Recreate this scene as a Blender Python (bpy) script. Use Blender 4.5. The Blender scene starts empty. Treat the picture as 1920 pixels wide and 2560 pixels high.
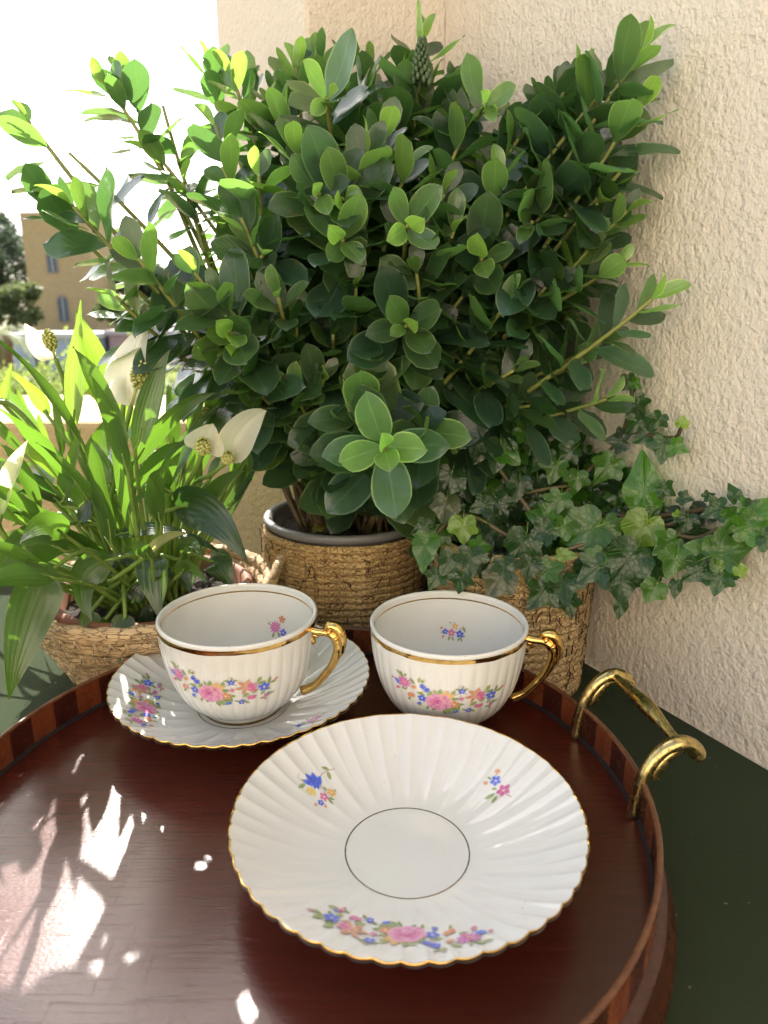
import bpy, bmesh, math, random
from mathutils import Vector, Matrix, noise as mnoise
R = math.radians
rnd = random.Random(7)
C = bpy.context.scene.collection
sc = bpy.context.scene

# ------------------------------------------------------------------ camera, sky, sun, exposure
F0 = 0.776                      # height of the tray's floor
CAM = Vector((0.0, 0.0, F0 + 0.2409))
PITCH, FPX = 0.2774, 1788.0
cd = bpy.data.cameras.new("camera"); cam = bpy.data.objects.new("camera", cd); C.objects.link(cam)
cam.location = CAM; cam.rotation_euler = (math.pi / 2 - PITCH, 0, 0.0)
cd.sensor_width = 36.0; cd.sensor_fit = 'AUTO'; cd.lens = 36.0 * FPX / 2560.0
cd.clip_start = 0.01; cd.clip_end = 6000
cd.dof.use_dof = True; cd.dof.focus_distance = 0.43; cd.dof.aperture_fstop = 11.0
sc.camera = cam

SUN_EL, SUN_AZ = 43.0, -16.0    # azimuth clockwise from +Y
w = bpy.data.worlds.new("World"); sc.world = w; w.use_nodes = True
nt = w.node_tree; bg = nt.nodes['Background']
sky = nt.nodes.new('ShaderNodeTexSky'); sky.sky_type = 'NISHITA'; sky.sun_disc = False
sky.sun_elevation = R(SUN_EL); sky.sun_rotation = R(SUN_AZ)
sky.air_density = 1.0; sky.dust_density = 3.0; sky.ozone_density = 1.0
hs = nt.nodes.new('ShaderNodeHueSaturation'); hs.inputs['Saturation'].default_value = 0.60
nt.links.new(sky.outputs[0], hs.inputs['Color']); nt.links.new(hs.outputs[0], bg.inputs[0])
bg.inputs[1].default_value = 0.15
sl = bpy.data.lights.new("sun", 'SUN'); sun = bpy.data.objects.new("sun", sl); C.objects.link(sun)
sl.energy = 5.0; sl.angle = R(0.53); sl.color = (1.0, 0.95, 0.87)
sd = Vector((math.sin(R(SUN_AZ)) * math.cos(R(SUN_EL)), math.cos(R(SUN_AZ)) * math.cos(R(SUN_EL)), math.sin(R(SUN_EL))))
sun.rotation_euler = sd.to_track_quat('Z', 'Y').to_euler(); sun.location = (0, 0, 8)
vs = sc.view_settings
vs.view_transform = 'Standard'; vs.look = 'None'; vs.gamma = 1.0; vs.use_curve_mapping = False
vs.exposure = 1.4
sc.render.engine = 'CYCLES'
cy = sc.cycles
cy.use_denoising = True; cy.max_bounces = 8; cy.diffuse_bounces = 4; cy.glossy_bounces = 4
cy.transmission_bounces = 5; cy.transparent_max_bounces = 6; cy.sample_clamp_indirect = 4.0
cy.caustics_reflective = False; cy.caustics_refractive = False

# ------------------------------------------------------------------ helpers
_f = Vector((0, math.cos(PITCH), -math.sin(PITCH))); _u = Vector((0, math.sin(PITCH), math.cos(PITCH)))
def at(px, py, Y):
    """world point on the photo's ray px, py (1920 x 2560) at distance Y in front of the camera"""
    d = _f * FPX + Vector((1, 0, 0)) * (px - 960) - _u * (py - 1280)
    return CAM + d * (Y / d.y)
def pix(p):
    q = p - CAM; d = q.dot(_f)
    return 960 + FPX * q.x / d, 1280 - FPX * q.dot(_u) / d, d

def tag(o, label=None, cat=None, group=None, kind=None):
    if label: o['label'] = label
    if cat: o['category'] = cat
    if group: o['group'] = group
    if kind: o['kind'] = kind
    return o
def link(name, me, parent=None, loc=None, rot=None):
    o = bpy.data.objects.new(name, me); C.objects.link(o)
    if parent: o.parent = parent
    if loc is not None: o.location = loc
    if rot is not None: o.rotation_euler = rot
    return o
def empty(name, loc, label, cat, group=None, rz=0.0):
    o = link(name, None, None, loc, (0, 0, rz)); o.empty_display_size = 0.02
    return tag(o, label, cat, group)

class MB:
    """collects verts, faces, material indices, uvs and point colours, then makes one mesh"""
    def __init__(s): s.v = []; s.f = []; s.m = []; s.uv = []; s.c = []
    def add(s, vs, fs, mi=0, uv=None, col=None):
        b = len(s.v); s.v += [tuple(p) for p in vs]; s.f += [tuple(b + i for i in f) for f in fs]; s.m += [mi] * len(fs)
        s.uv += uv if uv else [(0.0, 0.0)] * len(vs)
        s.c += col if col else [(1, 1, 1, 1)] * len(vs)
    def box(s, a, b, mi=0):
        (x0, y0, z0), (x1, y1, z1) = a, b
        s.add([(x0, y0, z0), (x1, y0, z0), (x1, y1, z0), (x0, y1, z0), (x0, y0, z1), (x1, y0, z1), (x1, y1, z1), (x0, y1, z1)],
              [(3, 2, 1, 0), (4, 5, 6, 7), (0, 1, 5, 4), (1, 2, 6, 5), (2, 3, 7, 6), (3, 0, 4, 7)], mi)
    def prism(s, poly, z0, z1, mi=0):
        n = len(poly)
        s.add([(x, y, z0) for x, y in poly] + [(x, y, z1) for x, y in poly],
              [tuple(range(n))[::-1], tuple(range(n, 2 * n))] + [(i, (i + 1) % n, n + (i + 1) % n, n + i) for i in range(n)], mi)
    def grid(s, f, nu, nv, wrapu=False, wrapv=False, mi=0, uvs=True):
        U = nu if wrapu else nu + 1; V = nv if wrapv else nv + 1
        vs = [f(i / nu, j / nv) for i in range(U) for j in range(V)]
        uv = [(i / nu, j / nv) for i in range(U) for j in range(V)]
        fs = []
        for i in range(nu):
            for j in range(nv):
                a, b = i, (i + 1) % U if wrapu else i + 1
                c, d = j, (j + 1) % V if wrapv else j + 1
                fs.append((a * V + c, b * V + c, b * V + d, a * V + d))
        s.add(vs, fs, mi, uv)
    def sweep(s, pts, rad, seg=8, mi=0, cap=True, flat=1.0, ref=None):
        pts = [Vector(p) for p in pts]; n = len(pts)
        if not hasattr(rad, '__len__'): rad = [rad] * n
        T = [(pts[min(i + 1, n - 1)] - pts[max(i - 1, 0)]).normalized() for i in range(n)]
        ref = Vector(ref) if ref is not None else (Vector((0, 0, 1)) if abs(T[0].z) < .9 else Vector((1, 0, 0)))
        vs = []; uv = []
        for i in range(n):
            ref = (ref - T[i] * ref.dot(T[i]))
            ref = ref.normalized() if ref.length > 1e-6 else T[i].orthogonal().normalized()
            b = T[i].cross(ref)
            for k in range(seg):
                a = 2 * math.pi * k / seg
                vs.append(pts[i] + (ref * math.cos(a) * flat + b * math.sin(a)) * rad[i]); uv.append((k / seg, i / max(n - 1, 1)))
        fs = [(i * seg + k, i * seg + (k + 1) % seg, (i + 1) * seg + (k + 1) % seg, (i + 1) * seg + k) for i in range(n - 1) for k in range(seg)]
        if cap: fs += [tuple(range(seg))[::-1], tuple(range((n - 1) * seg, n * seg))]
        s.add(vs, fs, mi, uv)
    def ball(s, c, r, nu=8, nv=6, mi=0, sc=(1, 1, 1)):
        c = Vector(c)
        s.grid(lambda a, b: c + Vector((math.cos(2 * math.pi * a) * math.sin(math.pi * b) * sc[0], math.sin(2 * math.pi * a) * math.sin(math.pi * b) * sc[1], -math.cos(math.pi * b) * sc[2])) * r, nu, nv, True, False, mi)
    def mesh(s, name, mats, smooth=True):
        me = bpy.data.meshes.new(name); me.from_pydata(s.v, [], s.f)
        for m in (mats if isinstance(mats, (list, tuple)) else [mats]): me.materials.append(m)
        me.polygons.foreach_set('material_index', s.m); me.polygons.foreach_set('use_smooth', [smooth] * len(s.f))
        uvl = me.uv_layers.new(name='UVMap'); li = [0] * len(me.loops); me.loops.foreach_get('vertex_index', li)
        flat = []
        for i in li: flat += s.uv[i]
        uvl.data.foreach_set('uv', flat)
        if any(c != (1, 1, 1, 1) for c in s.c):
            ca = me.color_attributes.new('Col', 'FLOAT_COLOR', 'POINT'); fc = []
            for c in s.c: fc += c
            ca.data.foreach_set('color', fc)
        me.update(); return me
    def build(s, name, mats, parent=None, smooth=True, loc=None, rot=None):
        return link(name, s.mesh(name, mats, smooth), parent, loc, rot)

def spline(pts, n):
    """Catmull-Rom through pts"""
    P = [Vector(p) for p in pts]; P = [P[0] * 2 - P[1]] + P + [P[-1] * 2 - P[-2]]; m = len(P) - 3; out = []
    for k in range(n + 1):
        x = k / n * m; i = min(int(x), m - 1); t = x - i
        a, b, c, d = P[i:i + 4]
        out.append(((b * 2) + (c - a) * t + (a * 2 - b * 5 + c * 4 - d) * t * t + (b * 3 - a - c * 3 + d) * t ** 3) * .5)
    return out
def interp(tab, x):
    for (x0, y0), (x1, y1) in zip(tab, tab[1:]):
        if x <= x1: return y0 + (y1 - y0) * max(0, (x - x0)) / (x1 - x0)
    return tab[-1][1]
def sstep(a, b, x):
    t = min(1, max(0, (x - a) / (b - a))); return t * t * (3 - 2 * t)

# ------------------------------------------------------------------ materials
class NT:
    def __init__(s, name):
        s.m = bpy.data.materials.new(name); s.m.use_nodes = True; s.t = s.m.node_tree; s.p = s.t.nodes['Principled BSDF']
        s.out = s.t.nodes['Material Output']
    def n(s, kind, **kw):
        x = s.t.nodes.new(kind)
        for k, v in kw.items():
            if k[0] == '_': x.inputs[int(k[1:]) if k[1:].isdigit() else k[1:].replace('_', ' ')].default_value = v
            else: setattr(x, k, v)
        return x
    def l(s, a, b): s.t.links.new(a, b)
    def math(s, op, a, b=None, c=None, clamp=False):
        x = s.n('ShaderNodeMath', operation=op, use_clamp=clamp)
        for i, q in enumerate((a, b, c)):
            if q is None: continue
            if hasattr(q, 'links'): s.l(q, x.inputs[i])
            else: x.inputs[i].default_value = q
        return x.outputs[0]
    def mix(s, fac, a, b, blend='MIX'):
        x = s.n('ShaderNodeMix', data_type='RGBA', blend_type=blend)
        for i, q in ((0, fac), (6, a), (7, b)):
            if hasattr(q, 'links'): s.l(q, x.inputs[i])
            else: x.inputs[i].default_value = q if i == 0 else (tuple(q) + (1,))[:4]
        return x.outputs[2]
    def ramp(s, fac, stops, interp='LINEAR'):
        x = s.n('ShaderNodeValToRGB'); e = x.color_ramp.elements; x.color_ramp.interpolation = interp
        while len(e) < len(stops): e.new(.5)
        for q, (p, c) in zip(e, stops): q.position = p; q.color = (tuple(c) + (1,))[:4] if hasattr(c, '__len__') else (c, c, c, 1)
        s.l(fac, x.inputs[0]); return x.outputs[0]
    def smooth(s, x, a, b):
        m = s.n('ShaderNodeMapRange', interpolation_type='SMOOTHSTEP'); s.l(x, m.inputs[0]); m.inputs[1].default_value = a; m.inputs[2].default_value = b
        return m.outputs[0]
    def obj(s): return s.n('ShaderNodeTexCoord').outputs['Object']
    def pos(s): return s.n('ShaderNodeNewGeometry').outputs['Position']
    def noise(s, co, scale, detail=3, rough=.5, stretch=None):
        if stretch:
            mp = s.n('ShaderNodeMapping'); mp.inputs['Scale'].default_value = stretch; s.l(co, mp.inputs[0]); co = mp.outputs[0]
        x = s.n('ShaderNodeTexNoise', _Scale=scale, _Detail=detail, _Roughness=rough); s.l(co, x.inputs['Vector']); return x.outputs['Fac']
    def bump(s, h, dist, strength=1.0, prev=None):
        b = s.n('ShaderNodeBump', _Distance=dist, _Strength=strength); s.l(h, b.inputs['Height'])
        if prev: s.l(prev, b.inputs['Normal'])
        return b.outputs[0]
    def set(s, **kw):
        for k, v in kw.items():
            i = s.p.inputs[k.replace('_', ' ')]
            if hasattr(v, 'links'): s.l(v, i)
            elif hasattr(v, '__len__') and i.type == 'RGBA': i.default_value = (tuple(v) + (1,))[:4]
            else: i.default_value = v
        return s

def stucco(name, c0, c1, scale=1.0, bump=.0023):
    t = NT(name); p = t.pos()
    big = t.noise(p, 3 * scale, 4); fine = t.noise(p, 900 * scale, 2)
    t.set(Base_Color=t.mix(t.smooth(big, .3, .7), c0, c1), Roughness=.9)
    h1 = t.noise(p, 210 * scale, 2.5, .55, (1, 1, .8)); h1s = t.math('ADD', h1, t.math('MULTIPLY', t.noise(p, 60 * scale, 2), .8))
    h2 = t.noise(p, 420 * scale, 2)
    hh = t.math('ADD', t.math('ADD', h1s, t.math('MULTIPLY', h2, .45)), t.math('MULTIPLY', fine, .10))
    t.set(Normal=t.bump(hh, bump))
    return t.m
def plain(name, col, rough=.6, **kw):
    t = NT(name); p = t.obj(); f = t.noise(p, kw.pop('scale', 30), 4)
    t.set(Base_Color=t.mix(f, [c * .8 for c in col], [min(1, c * 1.2) for c in col]), Roughness=rough, **kw); return t.m
M = {}
M['wall'] = stucco('cream_stucco', (.655, .58, .475), (.745, .67, .56))
M['parapet'] = stucco('ochre_stucco', (.50, .37, .18), (.56, .42, .22))
def porcelain():
    t = NT('glazed_porcelain'); p = t.obj()
    f = t.noise(p, 60, 3); sp = t.smooth(t.noise(p, 700, 1), .80, .83)
    c = t.mix(f, (.68, .675, .635), (.72, .715, .68)); c = t.mix(t.math('MULTIPLY', sp, .8), c, (.15, .1, .07))
    t.set(Base_Color=c, Roughness=.035, IOR=1.52, Subsurface_Weight=.08, Subsurface_Scale=.004, Subsurface_Radius=(1, .8, .6))
    t.set(Normal=t.bump(t.noise(p, 90, 2), .00025)); return t.m
M['china'] = porcelain()
def gold(name, col, r0, r1, bumpd):
    t = NT(name); p = t.obj(); n = t.noise(p, 260, 4)
    t.set(Base_Color=t.mix(t.smooth(n, .3, .75), col, [c * .72 for c in col]), Metallic=1.0, Roughness=t.math('MULTIPLY_ADD', n, r1 - r0, r0))
    t.set(Normal=t.bump(n, bumpd)); return t.m
M['gold'] = gold('burnished_gold', (.86, .55, .17), .06, .16, .00025)
M['goldline'] = gold('worn_gold_line', (.34, .22, .08), .15, .35, .0001)
def brass():
    t = NT('aged_brass'); p = t.obj(); n = t.noise(p, 150, 5, .6); d = t.smooth(t.noise(p, 300, 4), .50, .70)
    c = t.mix(t.smooth(n, .35, .7), (.66, .50, .20), (.48, .36, .15)); c = t.mix(t.math('MULTIPLY', d, .75), c, (.10, .08, .045))
    t.set(Base_Color=c, Metallic=1.0, Roughness=t.math('MULTIPLY_ADD', d, .35, .22)); t.set(Normal=t.bump(n, .0002)); return t.m
M['brass'] = brass()
def wood(name, ca, cb, sx=(3, 55, 55), rough=.28, coord='pos', scratch=.0):
    t = NT(name); p = t.pos() if coord == 'pos' else t.obj()
    g = t.noise(p, 9, 6, .6, sx); g2 = t.noise(p, 30, 3, .5, (1.5, 30, 30))
    c = t.mix(t.smooth(g, .3, .72), ca, cb); c = t.mix(t.math('MULTIPLY', t.smooth(g2, .55, .75), .35), c, [q * .35 for q in ca])
    rgh = t.math('MULTIPLY_ADD', t.noise(p, 25, 4), .16, rough - .08)
    t.set(Base_Color=c, Roughness=rgh, Coat_Weight=.12, Coat_Roughness=.18)
    h = t.math('ADD', t.math('MULTIPLY', g2, .5), t.noise(p, 500, 3, .6, (1, 3, 1)))
    if scratch:
        for sx_, rz in (((1.2, 60, 1), .1), ((70, 1.5, 1), -.25), ((2, 90, 1), .9)):
            mp = t.n('ShaderNodeMapping'); mp.inputs['Scale'].default_value = sx_; mp.inputs['Rotation'].default_value = (0, 0, rz); t.l(p, mp.inputs[0])
            sn = t.n('ShaderNodeTexNoise', _Scale=11.0, _Detail=2.0); t.l(mp.outputs[0], sn.inputs['Vector'])
            h = t.math('SUBTRACT', h, t.math('MULTIPLY', t.smooth(sn.outputs['Fac'], .66, .70), scratch))
    t.set(Normal=t.bump(h, .00022 if not scratch else .00011)); return t.m
M['tray'] = wood('mahogany_bed', (.062, .0095, .0052), (.074, .0118, .0062), rough=.20, scratch=.28)
M['inlay_light'] = wood('inlay_light_mahogany', (.15, .034, .012), (.21, .058, .022), (12, 12, 2), coord='obj')
M['inlay_dark'] = wood('inlay_dark_mahogany', (.040, .009, .006), (.065, .016, .010), (12, 12, 2), coord='obj')
M['moulding'] = wood('moulding_mahogany', (.050, .014, .007), (.085, .026, .012), (20, 20, 4), coord='obj')
M['edging'] = wood('edge_banding', (.10, .035, .014), (.16, .06, .025), (20, 20, 4), coord='obj')
M['seam'] = plain('dark_seam', (.006, .005, .006), .8, scale=200)
def cloth():
    t = NT('green_tablecloth'); p = t.pos()
    w1 = t.n('ShaderNodeTexWave', wave_type='BANDS', bands_direction='X', _Scale=380.0, _Distortion=.6, _Detail=1.0); t.l(p, w1.inputs[0])
    w2 = t.n('ShaderNodeTexWave', wave_type='BANDS', bands_direction='Y', _Scale=380.0, _Distortion=.6, _Detail=1.0); t.l(p, w2.inputs[0])
    n = t.noise(p, 14, 4); lint = t.smooth(t.noise(p, 260, 1), .775, .80)
    c = t.mix(n, (.048, .068, .032), (.072, .096, .048)); c = t.mix(lint, c, (.3, .3, .25))
    h = t.math('ADD', w1.outputs['Fac'], w2.outputs['Fac'])
    t.set(Base_Color=c, Roughness=.95, Specular_IOR_Level=.15, Normal=t.bump(t.math('ADD', h, t.noise(p, 30, 3)), .0006)); return t.m
M['cloth'] = cloth()
M['print'] = None
def print_mat():
    t = NT('enamel_flower_print'); a = t.n('ShaderNodeAttribute', attribute_name='Col')
    p = t.obj(); f = t.noise(p, 1400, 2)
    t.set(Base_Color=t.mix(t.math('MULTIPLY', t.smooth(f, .45, .75), .22), a.outputs['Color'], (.80, .78, .74)), Roughness=.09); return t.m
M['print'] = print_mat()
def straw(name, ca, cb, cd, vs=(60, 60, 150), bd=.0006, net=.10):
    t = NT(name); u = t.n('ShaderNodeUVMap').outputs[0]; p = t.obj()
    v = t.n('ShaderNodeTexVoronoi', feature='DISTANCE_TO_EDGE', _Scale=1.0)
    mp = t.n('ShaderNodeMapping'); mp.inputs['Scale'].default_value = vs; t.l(p, mp.inputs[0])
    wn = t.n('ShaderNodeTexNoise', _Scale=2.0, _Detail=2.0); t.l(mp.outputs[0], wn.inputs['Vector'])
    add = t.n('ShaderNodeVectorMath', operation='ADD'); t.l(mp.outputs[0], add.inputs[0]); t.l(wn.outputs['Color'], add.inputs[1])
    t.l(add.outputs[0], v.inputs['Vector'])
    line = t.smooth(v.outputs['Distance'], 0.0, net)
    g = t.noise(p, 14, 4, .6, (1, 1, 9)); fib = t.noise(p, 90, 3, .6, (1, 1, 7))
    c = t.mix(t.smooth(g, .3, .7), ca, cb); c = t.mix(t.math('MULTIPLY', t.smooth(fib, .4, .75), .5), c, [q * .55 for q in ca])
    c = t.mix(line, cd, c)
    h = t.math('ADD', t.math('MULTIPLY', line, .8), fib)
    t.set(Base_Color=c, Roughness=.75, Normal=t.bump(h, bd)); return t.m
M['seagrass'] = straw('netted_seagrass', (.56, .35, .13), (.66, .46, .21), (.18, .092, .034), (260, 260, 420))
M['seagrass2'] = straw('netted_seagrass_tan', (.56, .37, .165), (.66, .48, .24), (.20, .115, .05), (260, 260, 420))
M['straw'] = straw('braided_straw', (.50, .33, .16), (.62, .45, .25), (.24, .14, .065), (90, 90, 420), .0010, .06)
M['stitch'] = plain('pale_stitching_straw', (.55, .42, .26), .7)
M['string'] = plain('brown_net_string', (.085, .042, .016), .8)
M['grey_pot'] = plain('grey_plastic', (.17, .165, .165), .45)
M['terracotta'] = plain('terracotta', (.24, .095, .05), .7, scale=60)
def soil():
    t = NT('potting_soil'); p = t.obj(); n = t.noise(p, 180, 5, .7)
    t.set(Base_Color=t.mix(t.smooth(n, .4, .8), (.018, .012, .008), (.085, .058, .038)), Roughness=.95, Normal=t.bump(n, .004)); return t.m
M['soil'] = soil()

def leaf_mat(name, island=None, edge=.80, mid=.55, trans=.34, rough=.36, veins=None, tint=(1.15, 1.3, .42), patches=True, coat=.5):
    """leaf: u across, v along; colour from the object's own colour or, for a mass, from a ramp per leaf"""
    t = NT(name); uv = t.n('ShaderNodeSeparateXYZ'); t.l(t.n('ShaderNodeUVMap').outputs[0], uv.inputs[0])
    if island: base = t.ramp(t.n('ShaderNodeNewGeometry').outputs['Random Per Island'], island)
    else: base = t.n('ShaderNodeObjectInfo').outputs['Color']
    a = t.math('ABSOLUTE', t.math('MULTIPLY_ADD', uv.outputs[0], 2.0, -1.0))
    p = t.obj()
    n = t.noise(p, 3.0 if not island else 60.0, 4)
    c = t.mix(t.smooth(n, .3, .75), base, t.mix(1.0, base, (.72, .70, .62), 'MULTIPLY'))
    lighter = t.mix(1.0, base, (2.6, 2.2, 2.0), 'MULTIPLY')
    c = t.mix(t.math('MULTIPLY', t.smooth(a, .88, .95), edge), c, t.mix(1.0, base, (4.2, 3.0, 2.6), 'MULTIPLY'))
    c = t.mix(t.math('MULTIPLY', t.math('SUBTRACT', 1.0, t.smooth(a, .015, .075)), mid), c, lighter)
    if veins == 'arch':
        x = t.math('MULTIPLY', t.math('POWER', a, .85), 21.0); s_ = t.math('SINE', x)
        c = t.mix(t.math('MULTIPLY', t.smooth(s_, .6, 1.0), .12), c, t.mix(1.0, base, (.6, .65, .5), 'MULTIPLY'))
        t.set(Normal=t.bump(s_, .00010))
    elif veins == 'palm':
        # leaf coordinates: base at (.5, .18); veins fan out
        X = t.math('ABSOLUTE', t.math('SUBTRACT', uv.outputs[0], .5)); Y = t.math('SUBTRACT', uv.outputs[1], .22)
        m = None
        for ang in (90, 44, -2, -52):
            ca, sa = math.cos(R(ang)), math.sin(R(ang))
            d = t.math('ABSOLUTE', t.math('SUBTRACT', t.math('MULTIPLY', X, sa), t.math('MULTIPLY', Y, ca)))
            along = t.math('ADD', t.math('MULTIPLY', X, ca), t.math('MULTIPLY', Y, sa))
            d = t.math('ADD', d, t.math('MULTIPLY', t.math('LESS_THAN', along, 0.0), 1.0))
            m = d if m is None else t.math('MINIMUM', m, d)
        v1 = t.math('SUBTRACT', 1.0, t.smooth(m, .004, .020))
        v = t.n('ShaderNodeTexVoronoi', feature='DISTANCE_TO_EDGE', _Scale=9.0); t.l(t.n('ShaderNodeUVMap').outputs[0], v.inputs['Vector'])
        v2 = t.math('MULTIPLY', t.math('SUBTRACT', 1.0, t.smooth(v.outputs['Distance'], .0, .06)), .35)
        vv = t.math('MAXIMUM', v1, v2)
        c = t.mix(t.math('MULTIPLY', vv, .38), c, t.mix(1.0, base, (3.0, 2.5, 2.0), 'MULTIPLY'))
        t.set(Normal=t.bump(t.math('MULTIPLY', vv, -1.0), .0006))
    else:
        side = t.n('ShaderNodeTexWave', wave_type='BANDS', bands_direction='Y', _Scale=3.2, _Distortion=1.0)
        sk = t.n('ShaderNodeCombineXYZ'); t.l(t.math('MULTIPLY_ADD', a, -.35, uv.outputs[1]), sk.inputs[1]); t.l(sk.outputs[0], side.inputs[0])
        if patches:
            dust = t.smooth(t.noise(p, 30.0 if not island else 600.0, 2), .68, .80)
            c = t.mix(t.math('MULTIPLY', dust, .30), c, (.22, .25, .17))
            oi = t.n('ShaderNodeObjectInfo').outputs['Random'] if not island else t.n('ShaderNodeNewGeometry').outputs['Random Per Island']
            sp = t.math('MULTIPLY', t.smooth(t.noise(p, 5.0 if not island else 100.0, 3), .66, .72), t.math('GREATER_THAN', oi, .72))
            c = t.mix(t.math('MULTIPLY', sp, .7), c, (.13, .085, .035))
        t.set(Normal=t.bump(t.math('MULTIPLY_ADD', side.outputs['Fac'], .12, n), .0007 if not island else .0007))
    t.set(Base_Color=c, Roughness=t.math('MULTIPLY_ADD', n, .20, rough - .14), Specular_IOR_Level=.65, Coat_Weight=coat, Coat_Roughness=.14)
    tr = t.n('ShaderNodeBsdfTranslucent'); t.l(t.mix(1.0, t.mix(.5, base, lighter), tuple(3.2 * q for q in tint), 'MULTIPLY'), tr.inputs[0])
    mx = t.n('ShaderNodeMixShader'); mx.inputs[0].default_value = trans
    t.l(t.p.outputs[0], mx.inputs[1]); t.l(tr.outputs[0], mx.inputs[2]); t.l(mx.outputs[0], t.out.inputs[0])
    return t.m
HEB_RAMP = [(0, (.020, .046, .026)), (.45, (.030, .066, .036)), (.8, (.044, .088, .040)), (1, (.08, .14, .05))]
M['hebe'] = leaf_mat('hebe_leaf'); M['hebe_mass'] = leaf_mat('hebe_leaf_mass', HEB_RAMP)
M['lily'] = leaf_mat('peace_lily_leaf', trans=.26, edge=.15, mid=.45, veins='arch', rough=.34)
M['ivy'] = leaf_mat('ivy_leaf', coat=.25, trans=.25, edge=.0, mid=.0, veins='palm', rough=.36)
M['spathe'] = leaf_mat('spathe', trans=.5, edge=.05, mid=.12, veins='arch', rough=.5, tint=(.31, .31, .27))
M['lily_mass'] = leaf_mat('peace_lily_leaf_mass', [(0, (.03, .075, .015)), (1, (.075, .15, .03))], trans=.42, veins='arch')
def stem_mat(name, a, b, sc_=40):
    t = NT(name); p = t.pos(); n = t.noise(p, sc_, 3); t.set(Base_Color=t.mix(t.smooth(n, .35, .65), a, b), Roughness=.5, Normal=t.bump(t.noise(p, 300, 3), .0004)); return t.m
M['stem'] = stem_mat('green_stem', (.17, .20, .045), (.24, .25, .06)); M['brown_stem'] = stem_mat('brown_stem', (.07, .045, .022), (.12, .085, .04))
M['stalk'] = stem_mat('pale_green_stalk', (.13, .22, .035), (.20, .30, .06)); M['spadix'] = stem_mat('spadix', (.38, .40, .10), (.50, .50, .18), 300)
M['bud'] = stem_mat('grey_green_bud', (.05, .09, .03), (.09, .14, .06), 200)

# ------------------------------------------------------------------ structure: balcony, walls, far ground
ZC = F0 - 0.026                              # table-cloth top
W0 = Vector((.161, .507, 0)); WD = Vector((-.478, .878, 0)).normalized(); WN = Vector((-WD.y, WD.x, 0))   # right wall line, direction to the far corner, normal to the room
if WN.x > 0: WN = -WN
CORN = W0 + WD * 0.226
PB = Vector((-.062, .640, 0)); PA = Vector((-.172, .842, 0))
def wallgap(p): return (Vector((p.x, p.y, 0)) - W0).dot(WN)
m = MB(); m.prism([(-3, -3), (2.5, -3), (2.5, 1.3), (-3, 1.3)], -.25, -.002)
tag(m.build('balcony_floor', plain('beige_tile', (.40, .36, .32), .6, scale=8), smooth=False), kind='structure')
near = W0 - WD * 3.2; b = [near, CORN + WD * .0, CORN - WN * .25, near - WN * .25]
m = MB(); m.prism([(p.x, p.y) for p in b], 0, 2.7)
tag(m.build('stucco_wall', M['wall'], smooth=False), 'cream rough stucco wall running along the right of the table', 'wall')
m = MB()
back = Vector((-.02, 1.02, 0))
m.prism([(CORN.x - .0005, CORN.y + .0015), (PB.x, PB.y), (PA.x, PA.y), (PA.x + .02, 1.06), (.30, 1.06), (CORN.x + .25, CORN.y + .12)][::-1], 0, 2.7)
pil = m.build('stucco_pillar', M['wall'], smooth=False)
tag(pil, 'cream stucco pillar standing behind the tall shrub in the corner', 'pillar')
bv = pil.modifiers.new('bevel', 'BEVEL'); bv.width = .004; bv.segments = 2; bv.limit_method = 'ANGLE'
m = MB(); pt = at(60, 1055, .79).z
m.prism([(-3, .79), (-.215, .79), (-.066, .636), (-.050, .660), (-.155, 1.05), (-3, 1.05)], 0, pt)
par = m.build('parapet_wall', M['parapet'], smooth=False); tag(par, 'low ochre stucco parapet with sunlit top behind the peace lily', 'wall')
bv = par.modifiers.new('bevel', 'BEVEL'); bv.width = .006; bv.segments = 2
m = MB(); m.box((-3, -2.25, 0), (2.2, -2.0, 2.62)); tag(m.build('back_fill_wall', M['wall'], smooth=False), kind='structure')  # unseen house wall behind the camera, added for its warm fill light
GZ = -3.5
m = MB(); m.grid(lambda a, b_: Vector((-2500 + 5000 * a, -600 + 3600 * b_, GZ + (mnoise.noise((a * 60, b_ * 45, 0)) * .4 if 0 else 0))), 50, 36)
tg = NT('dry_grass_ground'); n_ = tg.noise(tg.pos(), .15, 5); tg.set(Base_Color=tg.mix(n_, (.13, .13, .05), (.20, .17, .09)), Roughness=.95)
tag(m.build('ground', tg.m), kind='structure')

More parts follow.
